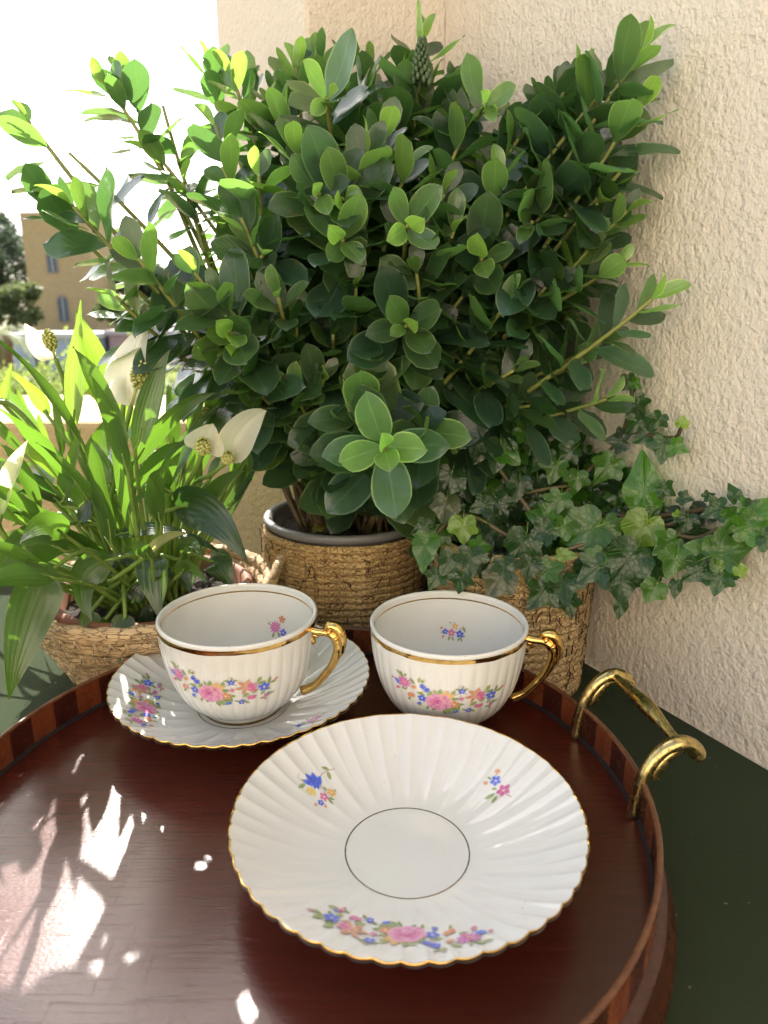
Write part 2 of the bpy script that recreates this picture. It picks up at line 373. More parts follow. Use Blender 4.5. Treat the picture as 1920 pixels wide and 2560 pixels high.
# ------------------------------------------------------------------ far background
def bg_pt(px, Y): return (px - 960) / (FPX * math.cos(PITCH)) * Y * 1.0
def house(name, label, x0, x1, y0, y1, ztop, col, wins=(), roofc=None, cat='building', zb=GZ):
    cx, cy_ = (x0 + x1) / 2, (y0 + y1) / 2
    r = empty(name, (cx, cy_, zb), label, cat)
    mm = MB(); mm.box((x0 - cx, y0 - cy_, 0), (x1 - cx, y1 - cy_, ztop - zb)); mm.build('wall', plain(name + '_render', col, .85, scale=1.5), r, False)
    if roofc:
        mm = MB(); mm.box((x0 - cx - .25, y0 - cy_ - .25, ztop - zb), (x1 - cx + .25, y1 - cy_ + .25, ztop - zb + .35)); mm.build('roof', plain(name + '_roof', roofc, .8), r, False)
    for (wx0, wx1, wz0, wz1, arch) in wins:
        fm = MB(); ww = wx1 - wx0
        out = [(wx0, wz0), (wx1, wz0)] + ([(wx1, wz1)] + [(wx0 + ww / 2 + ww / 2 * math.cos(a), wz1 + ww / 2 * math.sin(a)) for a in [R(q) for q in range(20, 180, 20)]] + [(wx0, wz1)] if arch else [(wx1, wz1), (wx0, wz1)])
        n = len(out); inn = [((x - (wx0 + wx1) / 2) * .78 + (wx0 + wx1) / 2, (z - (wz0 + wz1) / 2) * .88 + (wz0 + wz1) / 2) for x, z in out]
        yf = y0 - cy_ - .12
        fm.add([(x - cx, yf, z - zb) for x, z in out] + [(x - cx, yf, z - zb) for x, z in inn] + [(x - cx, yf + .12, z - zb) for x, z in out] + [(x - cx, yf + .25, z - zb) for x, z in inn],
               [(i, (i + 1) % n, n + (i + 1) % n, n + i) for i in range(n)] + [(i, 2 * n + i, 2 * n + (i + 1) % n, (i + 1) % n) for i in range(n)] + [(n + i, n + (i + 1) % n, 3 * n + (i + 1) % n, 3 * n + i) for i in range(n)])
        wf = fm.build('window', plain('stone_frame', (.35, .27, .20), .8), r, False)
        pm = MB(); pm.add([(x - cx, y0 - cy_ - .03, z - zb) for x, z in inn], [tuple(range(n))])
        pm.build('pane', plain('dark_pane', (.10, .13, .17), .15, scale=.6), wf, False)
        bm_ = MB(); xm = (wx0 + wx1) / 2 - cx; bm_.box((xm - ww * .05, yf - .0, wz0 - zb + .1), (xm + ww * .05, yf + .08, wz1 - zb + (ww * .4 if arch else 0) - .1)); bm_.build('mullion', plain('pale_mullion', (.5, .48, .45), .7), wf, False)
    return r
def zat(py, Y): return at(960, py, Y).z
Yt = 139.0; tx = lambda px: at(px, 690, Yt).x
house('ochre_tower', 'tall ochre tower with a square and an arched window beyond the parapet', tx(68), tx(232), Yt, Yt + 13, zat(530, Yt), (.52, .37, .19),
      [(tx(120), tx(149), zat(683, Yt), zat(634, Yt), False), (tx(134), tx(164), zat(806, Yt), zat(752, Yt), True)])
Yp = 54.0; px_ = lambda p: at(p, 880, Yp).x
house('pale_blue_building', 'low pale blue building with a flat roof, left of the pink one', px_(22), px_(236), Yp, Yp + 6, zat(846, Yp), (.42, .48, .58),
      [(px_(86), px_(100), zat(922, Yp), zat(892, Yp), False), (px_(103), px_(116), zat(922, Yp), zat(892, Yp), False)], (.55, .53, .50))
house('pink_building', 'low dusty pink building seen between the plant stems', px_(250), px_(640), Yp + 2, Yp + 8, zat(840, Yp), (.50, .33, .33), [], (.5, .42, .42))

def crown_mesh(n, rx, rz, leaf, seed, squash=1.0, lobes=7):
    r = random.Random(seed); mm = MB(); L = []
    for _ in range(lobes): L.append((Vector((r.uniform(-.6, .6) * rx, r.uniform(-.6, .6) * rx, r.uniform(-.55, .6) * rz)), r.uniform(.35, .6)))
    for _ in range(n):
        c, k = r.choice(L)
        d = Vector((r.gauss(0, 1), r.gauss(0, 1), r.gauss(0, 1))).normalized() * (r.random() ** .35)
        p = c + Vector((d.x * rx, d.y * rx, d.z * rz)) * k
        a = Vector((r.gauss(0, 1), r.gauss(0, 1), r.gauss(0, 1))).normalized(); b_ = a.orthogonal().normalized(); q = a.cross(b_); s = leaf * r.uniform(.6, 1.4)
        mm.add([p - b_ * s, p + q * s * .6, p + b_ * s, p - q * s * .6], [(0, 1, 2, 3)])
    return mm
def far_leaf(name, a, b):
    t = NT(name); t.set(Base_Color=t.ramp(t.n('ShaderNodeNewGeometry').outputs['Random Per Island'], [(0, a), (1, b)]), Roughness=.6)
    tr = t.n('ShaderNodeBsdfTranslucent'); tr.inputs[0].default_value = tuple(min(1, 1.8 * q) for q in b) + (1,)
    mx = t.n('ShaderNodeMixShader'); mx.inputs[0].default_value = .35; t.l(t.p.outputs[0], mx.inputs[1]); t.l(tr.outputs[0], mx.inputs[2]); t.l(mx.outputs[0], t.out.inputs[0]); return t.m
M['pine'] = far_leaf('pine_needles', (.022, .035, .022), (.05, .075, .04)); M['olive'] = far_leaf('olive_foliage', (.06, .09, .035), (.14, .17, .06))
M['bark'] = plain('bark', (.10, .07, .05), .9, scale=2)
def tree(px, Y, top, w_, label, mat, seed, cat='tree', base=None):
    x = at(px, 700, Y).x; zt = zat(top, Y); h = zt - GZ; rx = w_ / FPX * Y * .9
    r = empty('pine_tree' if mat == 'pine' else 'tree', (x, Y, GZ), label, cat, 'trees beyond the garden')
    mm = MB(); mm.sweep([(0, 0, 0), (.2, 0, h * .35), (-.1, .1, h * .7)], [.5, .38, .15], 8); 
    for k in range(4): a = k * 1.7; mm.sweep([(.1, 0, h * (.4 + .08 * k)), (math.cos(a) * rx * .5, math.sin(a) * rx * .5, h * (.6 + .07 * k))], [.18, .05], 6)
    mm.build('trunk', M['bark'], r)
    crown_mesh(2600, rx, h * .42, rx * .075, seed).build('crown', M[mat], r, False, (0, 0, h * .6))
tree(20, 165, 500, 95, 'tall dark pine left of the ochre tower, its top level with the tower', 'pine', 1)
tree(-60, 150, 545, 90, 'dark pine at the far left edge beside the taller pine', 'pine', 2)
tree(62, 175, 560, 55, 'slim dark pine half hidden behind the ochre tower', 'pine', 3)
tree(262, 170, 560, 90, 'dark pine right of the ochre tower behind the shrub', 'pine', 4)
tree(20, 120, 700, 85, 'lighter olive green tree in front of the dark pines', 'olive', 5)
tree(300, 118, 735, 80, 'round olive tree right of the tower foot', 'olive', 6)
tree(-70, 110, 690, 85, 'olive green tree at the far left edge in front of the pine', 'olive', 8)
tree(430, 160, 640, 150, 'broad dark pine behind the stems of the shrub', 'pine', 9)
# palm
Yq = 46.0; xq = at(12, 900, Yq).x; zq = zat(838, Yq)
r = empty('palm_tree', (xq, Yq, GZ), 'short palm with a thick brown trunk at the left edge', 'palm tree')
mm = MB(); H = zq - GZ; mm.sweep([(0, 0, 0), (.03, 0, H * .5), (0, 0, H - .5), (0, 0, H)], [.42, .45, .62, .45], 12)
mm.build('trunk', plain('palm_trunk', (.20, .10, .055), .9, scale=8), r)
M['palm'] = far_leaf('palm_frond', (.10, .14, .05), (.22, .25, .10))
for k in range(26):
    a = k * 2.4; el = rnd.uniform(-.1, 1.2); L = 2.3; mm = MB(); dx, dy = math.cos(a), math.sin(a); pts = []
    for i in range(9):
        t = i / 8; pts.append(Vector((dx * L * t * math.cos(el), dy * L * t * math.cos(el), L * t * math.sin(el) - 1.5 * t * t)))
    sd_ = Vector((-dy, dx, 0))
    for i in range(8):
        for s_ in (-1, 1):
            for q in range(2):
                p0 = pts[i].lerp(pts[i + 1], q * .5); p1 = p0 + sd_ * s_ * (.5 * math.sin(math.pi * (.12 + .85 * i / 8))) + (pts[i + 1] - pts[i]) * .9 - Vector((0, 0, .12))
                mm.add([p0, p0 + (pts[i + 1] - pts[i]) * .28, p1], [(0, 1, 2)])
    mm.build('frond', M['palm'], r, False, (0, 0, H))
# hedge strip
mm = MB(); rr = random.Random(3)
for _ in range(5000):
    x = rr.uniform(-32, -6); p = Vector((x, 40 + rr.gauss(0, 1.1), GZ + abs(rr.gauss(0, .7)) * (1.3 + .5 * math.sin(x * 1.3)))); s = .16
    a = Vector((rr.gauss(0, 1), rr.gauss(0, 1), rr.gauss(0, 1))).normalized(); b_ = a.orthogonal().normalized(); q = a.cross(b_)
    mm.add([p - b_ * s, p + q * s * .7, p + b_ * s, p - q * s * .7], [(0, 1, 2, 3)])
M['hedge'] = far_leaf('hedge_foliage', (.13, .19, .04), (.26, .32, .08))
tag(mm.build('garden_shrubbery', M['hedge'], None, False), kind='stuff')

# ------------------------------------------------------------------ tablecloth
q1 = W0 + WN * .004 + WD * .205; q0 = W0 + WN * .004 - WD * .95
poly = [(-.78, -.30), (q0.x, q0.y), (q1.x, q1.y), (-.058, .632), (-.112, .725), (-.78, .725)]
mm = MB(); n = len(poly)
ctr = Vector((-.1, .2))
mm.prism(poly, ZC - .003, ZC)
drop = [(x + (x - ctr.x) * .01, y + (y - ctr.y) * .01) for x, y in poly]
for i in (5, 0):
    a, b_ = Vector(poly[i]), Vector(poly[(i + 1) % n])
    nn = Vector((b_.y - a.y, -(b_.x - a.x))).normalized()
    mm.grid(lambda s_, t_: Vector((*(a.lerp(b_, s_) + nn * (.004 + .02 * t_ * (1 + math.sin(s_ * 40)))), ZC - .002 - .3 * t_)), 60, 6)
tag(mm.build('tablecloth', M['cloth'], None, False), 'dark green woven cloth covering the table under the tray', 'tablecloth')

# ------------------------------------------------------------------ serving tray
TC = Vector((-.0415, .3055, F0)); TR = .1665
tray = empty('serving_tray', (TC.x, TC.y, ZC), 'round mahogany tray with inlaid gallery rim and brass handles', 'tray')
Z = .026
mm = MB()
mm.grid(lambda a, b_: Vector((math.cos(2 * math.pi * a) * TR * b_, math.sin(2 * math.pi * a) * TR * b_, Z)), 96, 6, True)
mm.build('tray_bed', M['tray'], tray)
prof = [(.1655, Z - .001), (.1720, Z - .001), (.1730, Z - .004), (.1738, Z - .010), (.1760, Z - .013), (.1775, Z - .017), (.1772, Z - .021), (.1750, .003), (.1740, .0), (.15, .0)]
mm = MB(); mm.grid(lambda a, b_: (lambda q: Vector((math.cos(2 * math.pi * a) * q[0], math.sin(2 * math.pi * a) * q[0], q[1])))(prof[int(round(b_ * (len(prof) - 1)))]), 128, len(prof) - 1, True)
mm.build('base_moulding', M['moulding'], tray)
mm = MB(); sp = [(.1648, Z + .0002), (.1656, Z + .0007), (.1661, Z + .0020), (.1663, Z + .0019)]
mm.grid(lambda a, b_: (lambda q: Vector((math.cos(2 * math.pi * a) * (q[0] + .0004 * mnoise.noise((a * 90, 0, 1))), math.sin(2 * math.pi * a) * q[0], q[1])))(sp[int(round(b_ * 3))]), 160, 3, True)
mm.build('edge_seam', M['seam'], tray)  # near-black ring along the joint between bed and gallery
NS = 64; GH = .0198
def seg_mesh(mat):
    mm = MB(); da = 2 * math.pi / NS * .5; K = 3
    def f(a, b_):
        th = -da + 2 * da * a; k = int(round(b_ * 4)) % 4; r_, z_ = [(TR - .0003, 0), (TR + .0018, 0), (TR + .0018, GH), (TR - .0003, GH)][k]
        return Vector((math.cos(th) * r_ - TR, math.sin(th) * r_, z_))
    mm.grid(f, K, 4, False, True); return mm.mesh('inlay_panel', mat, False)
sm = [seg_mesh(M['inlay_light']), seg_mesh(M['inlay_dark'])]
for k in range(NS):
    a = 2 * math.pi * (k + .3) / NS
    o = link('inlay_panel', sm[k % 2], tray, (math.cos(a) * TR, math.sin(a) * TR, Z), (0, 0, a))
    if k % 2 == 0: o['label'] = 'lighter red mahogany inlay panel'
mm = MB(); ep = [(TR - .0006, GH - .0008), (TR - .0005, GH + .0001), (TR + .0002, GH + .0006), (TR + .0013, GH + .0006), (TR + .0021, GH + .0001), (TR + .0021, GH - .0008)]
mm.grid(lambda a, b_: (lambda q: Vector((math.cos(2 * math.pi * a) * q[0], math.sin(2 * math.pi * a) * q[0], Z + q[1])))(ep[int(round(b_ * 5))]), 160, 5, True)
mm.build('edge_banding', M['edging'], tray)
def tray_handle(ang):
    # local frame: +X outward, Y along the rim, origin on the gallery line at the bed's height
    mm = MB()
    for s_ in (-1, 1):
        y = .034 * s_
        path = spline([(-.0055, y, .0), (-.0045, y, .012), (-.0015, y, .024), (.005, y, .034), (.013, y, .0385), (.020, y, .0372), (.0245, y, .0325), (.0235, y, .0295)], 28)
        rad = [interp([(0, .0034), (.12, .0031), (.35, .0033), (.6, .0040), (.8, .0042), (.93, .0046), (1, .0030)], i / 28) for i in range(29)]
        mm.sweep(path, rad, 12)
        # the thicker back of the arch that runs down onto the gallery's edge
        ck = spline([(.0028, y, .0215), (.0034, y, .0250), (.0060, y, .0300), (.0100, y, .0345), (.0150, y, .0365)], 16)
        mm.sweep(ck, [interp([(0, .0032), (.3, .0038), (.7, .0040), (1, .0034)], i / 16) for i in range(17)], 12)
    bar = spline([(.0145, -.034, .0385), (.0150, -.02, .0392), (.0155, 0, .0396), (.0150, .02, .0392), (.0145, .034, .0385)], 28)
    mm.sweep(bar, [.0023 + .0021 * math.exp(-((i / 28 - .5) / .2) ** 2) for i in range(29)], 12)
    o = mm.build('handle', M['brass'], tray, True, (math.cos(ang) * TR, math.sin(ang) * TR, Z), (0, 0, ang)); o['label'] = 'brass bar handle on two curved posts'
tray_handle(R(9.5)); tray_handle(R(189.5))

# ------------------------------------------------------------------ china: surface functions and flower prints
NF = 50
SR = .0775
SP = [(0, .0052), (.026, .0050), (.0285, .0053), (.034, .0064), (.045, .0098), (.056, .0146), (.066, .0200), (.073, .0243), (.0775, .0272)]
def smooth_prof(tab, x):
    # Catmull-Rom on the table
    for i in range(len(tab) - 1):
        if x <= tab[i + 1][0] or i == len(tab) - 2:
            x0, y0 = tab[i]; x1, y1 = tab[i + 1]; xm, ym = tab[max(i - 1, 0)]; xp, yp = tab[min(i + 2, len(tab) - 1)]
            h = x1 - x0; t = (x - x0) / h
            m0 = ((y1 - ym) / (x1 - xm) if x1 > xm else 0) * h; m1 = ((yp - y0) / (xp - x0) if xp > x0 else 0) * h
            return (2 * t ** 3 - 3 * t * t + 1) * y0 + (t ** 3 - 2 * t * t + t) * m0 + (-2 * t ** 3 + 3 * t * t) * y1 + (t ** 3 - t * t) * m1
def flute(th, N=NF): return abs(math.sin(N * th / 2)) ** .8
def ridge(th):
    x = math.cos(25 * th); return math.copysign(abs(x) ** 1.25, x)
def saucer_pt(r, th, off=0.0):
    k = sstep(.029, .042, r); e = sstep(.05, SR, r); fl = flute(th)
    z = smooth_prof(SP, min(r, SR)) - k * ((.00018 + .00036 * e) * fl - .00026 * ridge(th) * (1 - .6 * e))
    rr_ = r + .0008 * e * (fl - .5)
    return Vector((math.cos(th) * rr_, math.sin(th) * rr_, z + off))
def saucer_under(r, th):
    k = sstep(.034, .045, r); e = sstep(.05, SR, r); fl = flute(th)
    z = smooth_prof(SP, min(r, SR)) - .0028 - k * .0006 * fl + .0008 * e; rr_ = r + .0008 * e * (fl - .5)
    return Vector((math.cos(th) * rr_, math.sin(th) * rr_, max(z, .0016)))
def saucer_print_pt(r, th):
    a = saucer_pt(r, th); b_ = saucer_pt(r + .0004, th); c = saucer_pt(r, th + .004)
    nrm = (b_ - a).cross(c - a).normalized()
    return a, nrm if nrm.z > 0 else -nrm
CR = .0469; CH = .0622
CP = [(0, .0235), (.004, .0246), (.008, .0300), (.014, .0355), (.022, .0398), (.032, .0432), (.044, .0455), (.054, .0465), (.0622, .0469)]
NC = 38
def cup_pt(z, th, off=0.0):
    k = sstep(.003, .012, z) * (1 - sstep(.050, .057, z))
    r = smooth_prof(CP, z) - k * .00055 * (1 - flute(th, NC)) + off
    return Vector((math.cos(th) * r, math.sin(th) * r, z))
def cup_in(z, th, off=0.0):
    zz = max(z, .0055); r = smooth_prof(CP, zz) - .0024 + off
    return Vector((math.cos(th) * r, math.sin(th) * r, zz))
def cup_print_pt(z, th):
    a = cup_pt(z, th); b_ = cup_pt(z + .0004, th); c = cup_pt(z, th + .006); nrm = (b_ - a).cross(c - a).normalized()
    return a, nrm if nrm.x * a.x + nrm.y * a.y > 0 else -nrm
def cup_in_print_pt(z, th):
    a = cup_in(z, th); return a, Vector((-math.cos(th), -math.sin(th), .15)).normalized()

class Print:
    """flat enamel motifs in millimetres (x to the right, y up)"""
    def __init__(s): s.p = []
    def poly(s, pts, c0, c1): s.p.append((pts, c0, c1))
    def ell(s, x, y, a, b_, ang, c0, c1, n=12, point=0.0):
        ca, sa = math.cos(ang), math.sin(ang); pts = []
        for k in range(n):
            t = 2 * math.pi * k / n; u = a * math.cos(t); v = b_ * math.sin(t) * (1 - point * max(0, math.cos(t)) ** 2 - .35 * point * max(0, -math.cos(t)) ** 2)
            pts.append((x + u * ca - v * sa, y + u * sa + v * ca))
        s.poly([(x, y)] + pts, c0, c1)
    def petals(s, x, y, R_, n, w_, c0, c1, a0=0.0, point=.4):
        for k in range(n):
            a = a0 + 2 * math.pi * k / n; s.ell(x + math.cos(a) * R_ * .55, y + math.sin(a) * R_ * .55, R_ * .5, w_, a, c0, c1, 10, point)
    def leaf(s, x, y, L, ang, c=0):
        g = [((.25, .36, .10), (.34, .46, .18)), ((.20, .30, .09), (.28, .40, .15)), ((.36, .42, .16), (.45, .52, .26))][c % 3]
        a = R(ang); s.ell(x, y, L * .5, L * .24, a, g[0], g[1], 10, .75)
    def rose(s, x, y, q):
        pk = [((.60, .13, .32), (.76, .36, .52)), ((.52, .07, .24), (.70, .25, .43)), ((.64, .19, .37), (.80, .44, .57)), ((.40, .03, .16), (.58, .14, .31))]
        for k, a in enumerate((10, 60, 120, 170, 215, 265, 320)): s.ell(x + math.cos(R(a)) * q * .62, y + math.sin(R(a)) * q * .5, q * .46, q * .36, R(a + 90), *pk[(2, 0, 2)[k % 3]])
        s.ell(x, y + q * .05, q * .68, q * .56, 0, *pk[1]); s.ell(x + q * .1, y - q * .14, q * .52, q * .36, .2, *pk[2]); s.ell(x - q * .18, y + q * .12, q * .36, q * .26, .6, *pk[3]); s.ell(x + q * .12, y + q * .16, q * .3, q * .22, -.4, *pk[0])
        s.ell(x, y + q * .2, q * .16, q * .10, 0, *pk[3])
    def daisy(s, x, y, q): s.petals(x, y, q, 11, q * .17, (.54, .09, .34), (.72, .29, .53)); s.ell(x, y, q * .24, q * .22, 0, (.75, .42, .12), (.70, .25, .25))
    def five(s, x, y, q, c='b'):
        cc = {'b': ((.03, .08, .58), (.12, .22, .78)), 'p': ((.56, .09, .28), (.74, .30, .46)), 'o': ((.58, .22, .08), (.74, .40, .17)), 'y': ((.70, .42, .10), (.82, .58, .22))}[c]
        s.petals(x, y, q, 5, q * .38, *cc, a0=.3, point=.1); s.ell(x, y, q * .22, q * .22, 0, (.85, .75, .35), (.85, .70, .45), 8)
    def tulip(s, x, y, q, ang, c='b'):
        cc = {'b': ((.03, .07, .58), (.14, .24, .80)), 'p': ((.52, .06, .24), (.72, .26, .42)), 'o': ((.60, .20, .08), (.78, .40, .18)), 'y': ((.70, .55, .10), (.80, .68, .25))}[c]
        for d, l in ((-32, .9), (32, .9), (0, 1.0)):
            a = R(ang + d); s.ell(x + math.cos(a) * q * .45, y + math.sin(a) * q * .45, q * .55 * l, q * .24, a, *cc, 10, .7)
    def star(s, x, y, q): s.petals(x, y, q, 6, q * .2, (.55, .25, .12), (.72, .43, .25), .2, .8)
    def bud(s, x, y, q, c='p'):
        cc = {'p': ((.55, .15, .22), (.70, .32, .36)), 'o': ((.65, .32, .14), (.78, .48, .26)), 'b': ((.08, .15, .6), (.2, .3, .8))}[c]; s.ell(x, y, q, q * .75, .6, *cc, 8)
    def stem(s, pts, c=(.50, .30, .26), w_=.16):
        P = spline([(x, y, 0) for x, y in pts], 8)
        for i in range(8):
            d = (P[i + 1] - P[i]).normalized(); n = Vector((-d.y, d.x, 0)) * w_; a, b_ = P[i], P[i + 1]
            s.poly([((a.x + b_.x) / 2, (a.y + b_.y) / 2), (a.x + n.x, a.y + n.y), (b_.x + n.x, b_.y + n.y), (b_.x - n.x, b_.y - n.y), (a.x - n.x, a.y - n.y)], c, c)
    def build(s, fn, name, parent):
        """fn(x, y in metres) -> point, normal"""
        mm = MB()
        for i, (pts, c0, c1) in enumerate(s.p):
            off = .00012 + i * .0000022; vs = []
            for x, y in pts:
                p, n_ = fn(x * .001, y * .001); vs.append(p + n_ * off)
            n = len(pts) - 1
            mm.add(vs, [(0, 1 + k, 1 + (k + 1) % n) for k in range(n)], 0, None, [(c0[0] * .86, c0[1] * .78, c0[2] * .88, 1)] + [(c1[0] * .90, c1[1] * .82, c1[2] * .92, 1)] * n)
        o = mm.build(name, M['print'], parent); return o
U = .0513
def bouquet():
    P = Print(); q = lambda x, y: ((x - 730) * U, (1050 - y) * U * 1.12)
    L = lambda x, y, l, a, c=0: P.leaf(*q(x, y), l * U, a, c)
    P.stem([q(590, 960), q(560, 930)]); P.stem([q(870, 960), q(940, 930), q(1000, 950)]); P.stem([q(1170, 1050), q(1220, 1000), q(1240, 960)]); P.stem([q(1255, 1050), q(1262, 1100), q(1275, 1150)]); P.stem([q(1255, 1000), q(1330, 970), q(1375, 940)]); P.stem([q(440, 900), q(470, 860)])
    P.stem([q(900, 880), q(925, 850), q(980, 860)], w_=.09); P.stem([q(560, 840), q(590, 800), q(620, 815)], w_=.09)
    for a in ((740, 925, 100, 80), (700, 935, 90, 130, 2), (865, 930, 95, 75), (885, 1000, 85, 0, 1), (640, 955, 85, 50), (550, 980, 95, 160), (690, 1140, 100, 220, 1), (790, 1165, 110, 280, 1), (610, 1140, 70, 250), (540, 820, 75, 80, 2), (575, 830, 60, 40), (465, 850, 80, 130), (350, 810, 85, 110), (310, 800, 70, 140, 2), (395, 805, 60, 60), (370, 968, 70, 180), (415, 1075, 60, 60), (905, 885, 60, 170), (985, 885, 55, 10), (955, 865, 50, 80, 2), (1210, 910, 90, 65), (1235, 950, 80, 20, 1), (1075, 1075, 90, 215), (1165, 1040, 80, 30), (1310, 940, 90, 70), (1350, 972, 80, 20), (1300, 1040, 70, 320), (1245, 1072, 80, 240), (1335, 1110, 90, 30, 2), (1240, 1145, 60, 190), (985, 1140, 60, 160), (1085, 1168, 70, 330), (945, 1075, 80, 10), (1090, 1090, 60, 60, 2), (520, 1120, 60, 330)): L(*a)
    x, y = q(880, 1115); P.ell(x, y, 3.6, 3.0, -.4, (.20, .30, .09), (.30, .42, .16)); x, y = q(830, 1150); P.ell(x, y, 3.0, 2.2, -.6, (.22, .33, .10), (.32, .44, .18))
    P.five(*q(880, 1068), 52 * U, 'o'); P.five(*q(805, 972), 72 * U, 'y'); x, y = q(800, 980); P.ell(x, y, .9, .7, 0, (.15, .08, .15), (.4, .2, .1))
    P.five(*q(560, 1030), 48 * U, 'b'); P.rose(*q(730, 1050), 138 * U); P.tulip(*q(880, 1150), 45 * U, 300, 'b'); P.tulip(*q(895, 1165), 40 * U, 20, 'b')
    P.tulip(*q(545, 900), 70 * U, 20, 'b'); P.tulip(*q(590, 905), 62 * U, -30, 'b')
    P.daisy(*q(375, 890), 76 * U); P.bud(*q(480, 915), 32 * U, 'o'); P.tulip(*q(415, 1005), 62 * U, -60, 'o'); P.tulip(*q(440, 1010), 58 * U, -20, 'o'); P.bud(*q(525, 1100), 26 * U, 'b')
    P.ell(*q(290, 910), 2.3, 1.1, -1.0, (.07, .14, .6), (.2, .32, .8)); P.bud(*q(240, 882), 20 * U); P.bud(*q(290, 985), 28 * U)
    P.five(*q(945, 908), 38 * U, 'b'); P.five(*q(945, 1000), 27 * U, 'p'); P.star(*q(1080, 970), 108 * U); P.tulip(*q(1100, 1000), 95 * U, 15, 'p'); P.tulip(*q(1105, 985), 85 * U, 40, 'p')
    P.tulip(*q(1110, 1085), 60 * U, -70, 'p'); P.tulip(*q(1135, 1095), 56 * U, -35, 'p'); P.five(*q(1255, 1003), 56 * U, 'b'); P.bud(*q(1380, 940), 22 * U); P.tulip(*q(1270, 1105), 46 * U, -60, 'p'); P.bud(*q(1300, 1095), 18 * U, 'b'); P.bud(*q(1275, 1160), 18 * U); P.five(*q(1030, 1150), 35 * U, 'b')
    return P
def sprig_tulip():
    P = Print(); P.stem([(-1, 0), (3, 2), (9, 1.2)]); P.stem([(-2, 0), (-2, -4), (-4, -6)]); P.stem([(-5, 3), (-7, 6), (-5, 7)], w_=.09)
    for a in ((-8.5, 2.8, 4, 170), (-6, 3.5, 3.4, 120, 2), (5.5, 3.2, 3.4, 130), (5, .0, 4, 70), (-1, -3.8, 2.4, 80), (-4.2, -9.5, 3.4, 260), (-2.4, -8.7, 3, 320), (-9, -7, 2, 190)): P.leaf(*a)
    P.tulip(-5.6, -.6, 4.2, 200, 'y'); P.tulip(-3.4, -1.2, 6.2, 62, 'b'); P.tulip(-3, -.6, 6.2, 95, 'b'); P.tulip(-2.4, .2, 3.6, 210, 'b')
    P.five(-4.8, -6.3, 2.1, 'p'); P.five(-8.4, -7, 1.5, 'b'); P.five(.2, -6.5, 2.1, 'y'); P.bud(-11.2, -6, .9, 'o'); P.bud(-8.3, -9.3, .9, 'o'); P.leaf(2.6, -6.6, 1.8, 10, 2)
    return P
def sprig_pink():
    P = Print(); P.stem([(2, 0), (4, -.6), (7, .3)]); P.stem([(-5, 2.6), (-5.6, 4.4)])
    for a in ((-.6, -5, 4.4, 245), (2.6, -5, 4, 290), (-1.6, -1.6, 2.4, 210), (-6.4, .6, 2.2, 190)): P.leaf(*a)
    P.five(2.2, 0, 2.9, 'p'); P.five(-3.6, 1.2, 2.2, 'b'); P.bud(-5.6, 4.6, 1.2, 'o'); P.bud(-6.4, -1.8, 1.1, 'o'); return P
def sprig_daisy():
    P = Print(); P.stem([(-3, 3), (-7, 5)], w_=.1)
    for a in ((2.6, 1.6, 4, 60), (3.2, -4.4, 4, 290), (-1, -5.2, 4, 250), (4.8, 6.8, 2.6, 60), (6.6, 6.6, 2.6, 20), (-4.6, 1.8, 2.6, 150), (5.2, -3.4, 3, 20, 2)): P.leaf(*a)
    P.daisy(0, 0, 4.3); P.five(6.6, -2.4, 2.7, 'b'); P.five(4.6, 6, 2.6, 'o'); P.ell(4.6, 6, 1.3, 1.1, 0, (.6, .2, .14), (.74, .36, .24)); return P
def sprig_five():
    P = Print(); P.stem([(-1, 0), (3, .4), (6, 3.4), (7.5, 5.6)]); P.stem([(0, 3), (3, 2.4), (6, 4)], w_=.1); P.stem([(-.6, 5), (.4, 7), (2, 7)], w_=.1)
    for a in ((7.8, 2.8, 4, 300), (-1.8, -3.6, 3.4, 250), (.6, -3.8, 3.2, 300), (4.6, -4, 3, 240), (6.4, -4, 3, 290), (7.6, -1.6, 2.8, 10), (-2.2, .6, 2, 120), (-6.6, .2, 2, 190), (-1.4, 6.6, 1.8, 160)): P.leaf(*a)
    P.five(-.4, 0, 2.6, 'p'); P.five(-4.4, .6, 2, 'b'); P.five(5.2, -.4, 2.6, 'b'); P.five(1.8, 4.6, 2, 'y'); P.bud(-7, 3, 1.2, 'o'); P.bud(-6, -2.6, 1.1, 'o'); return P

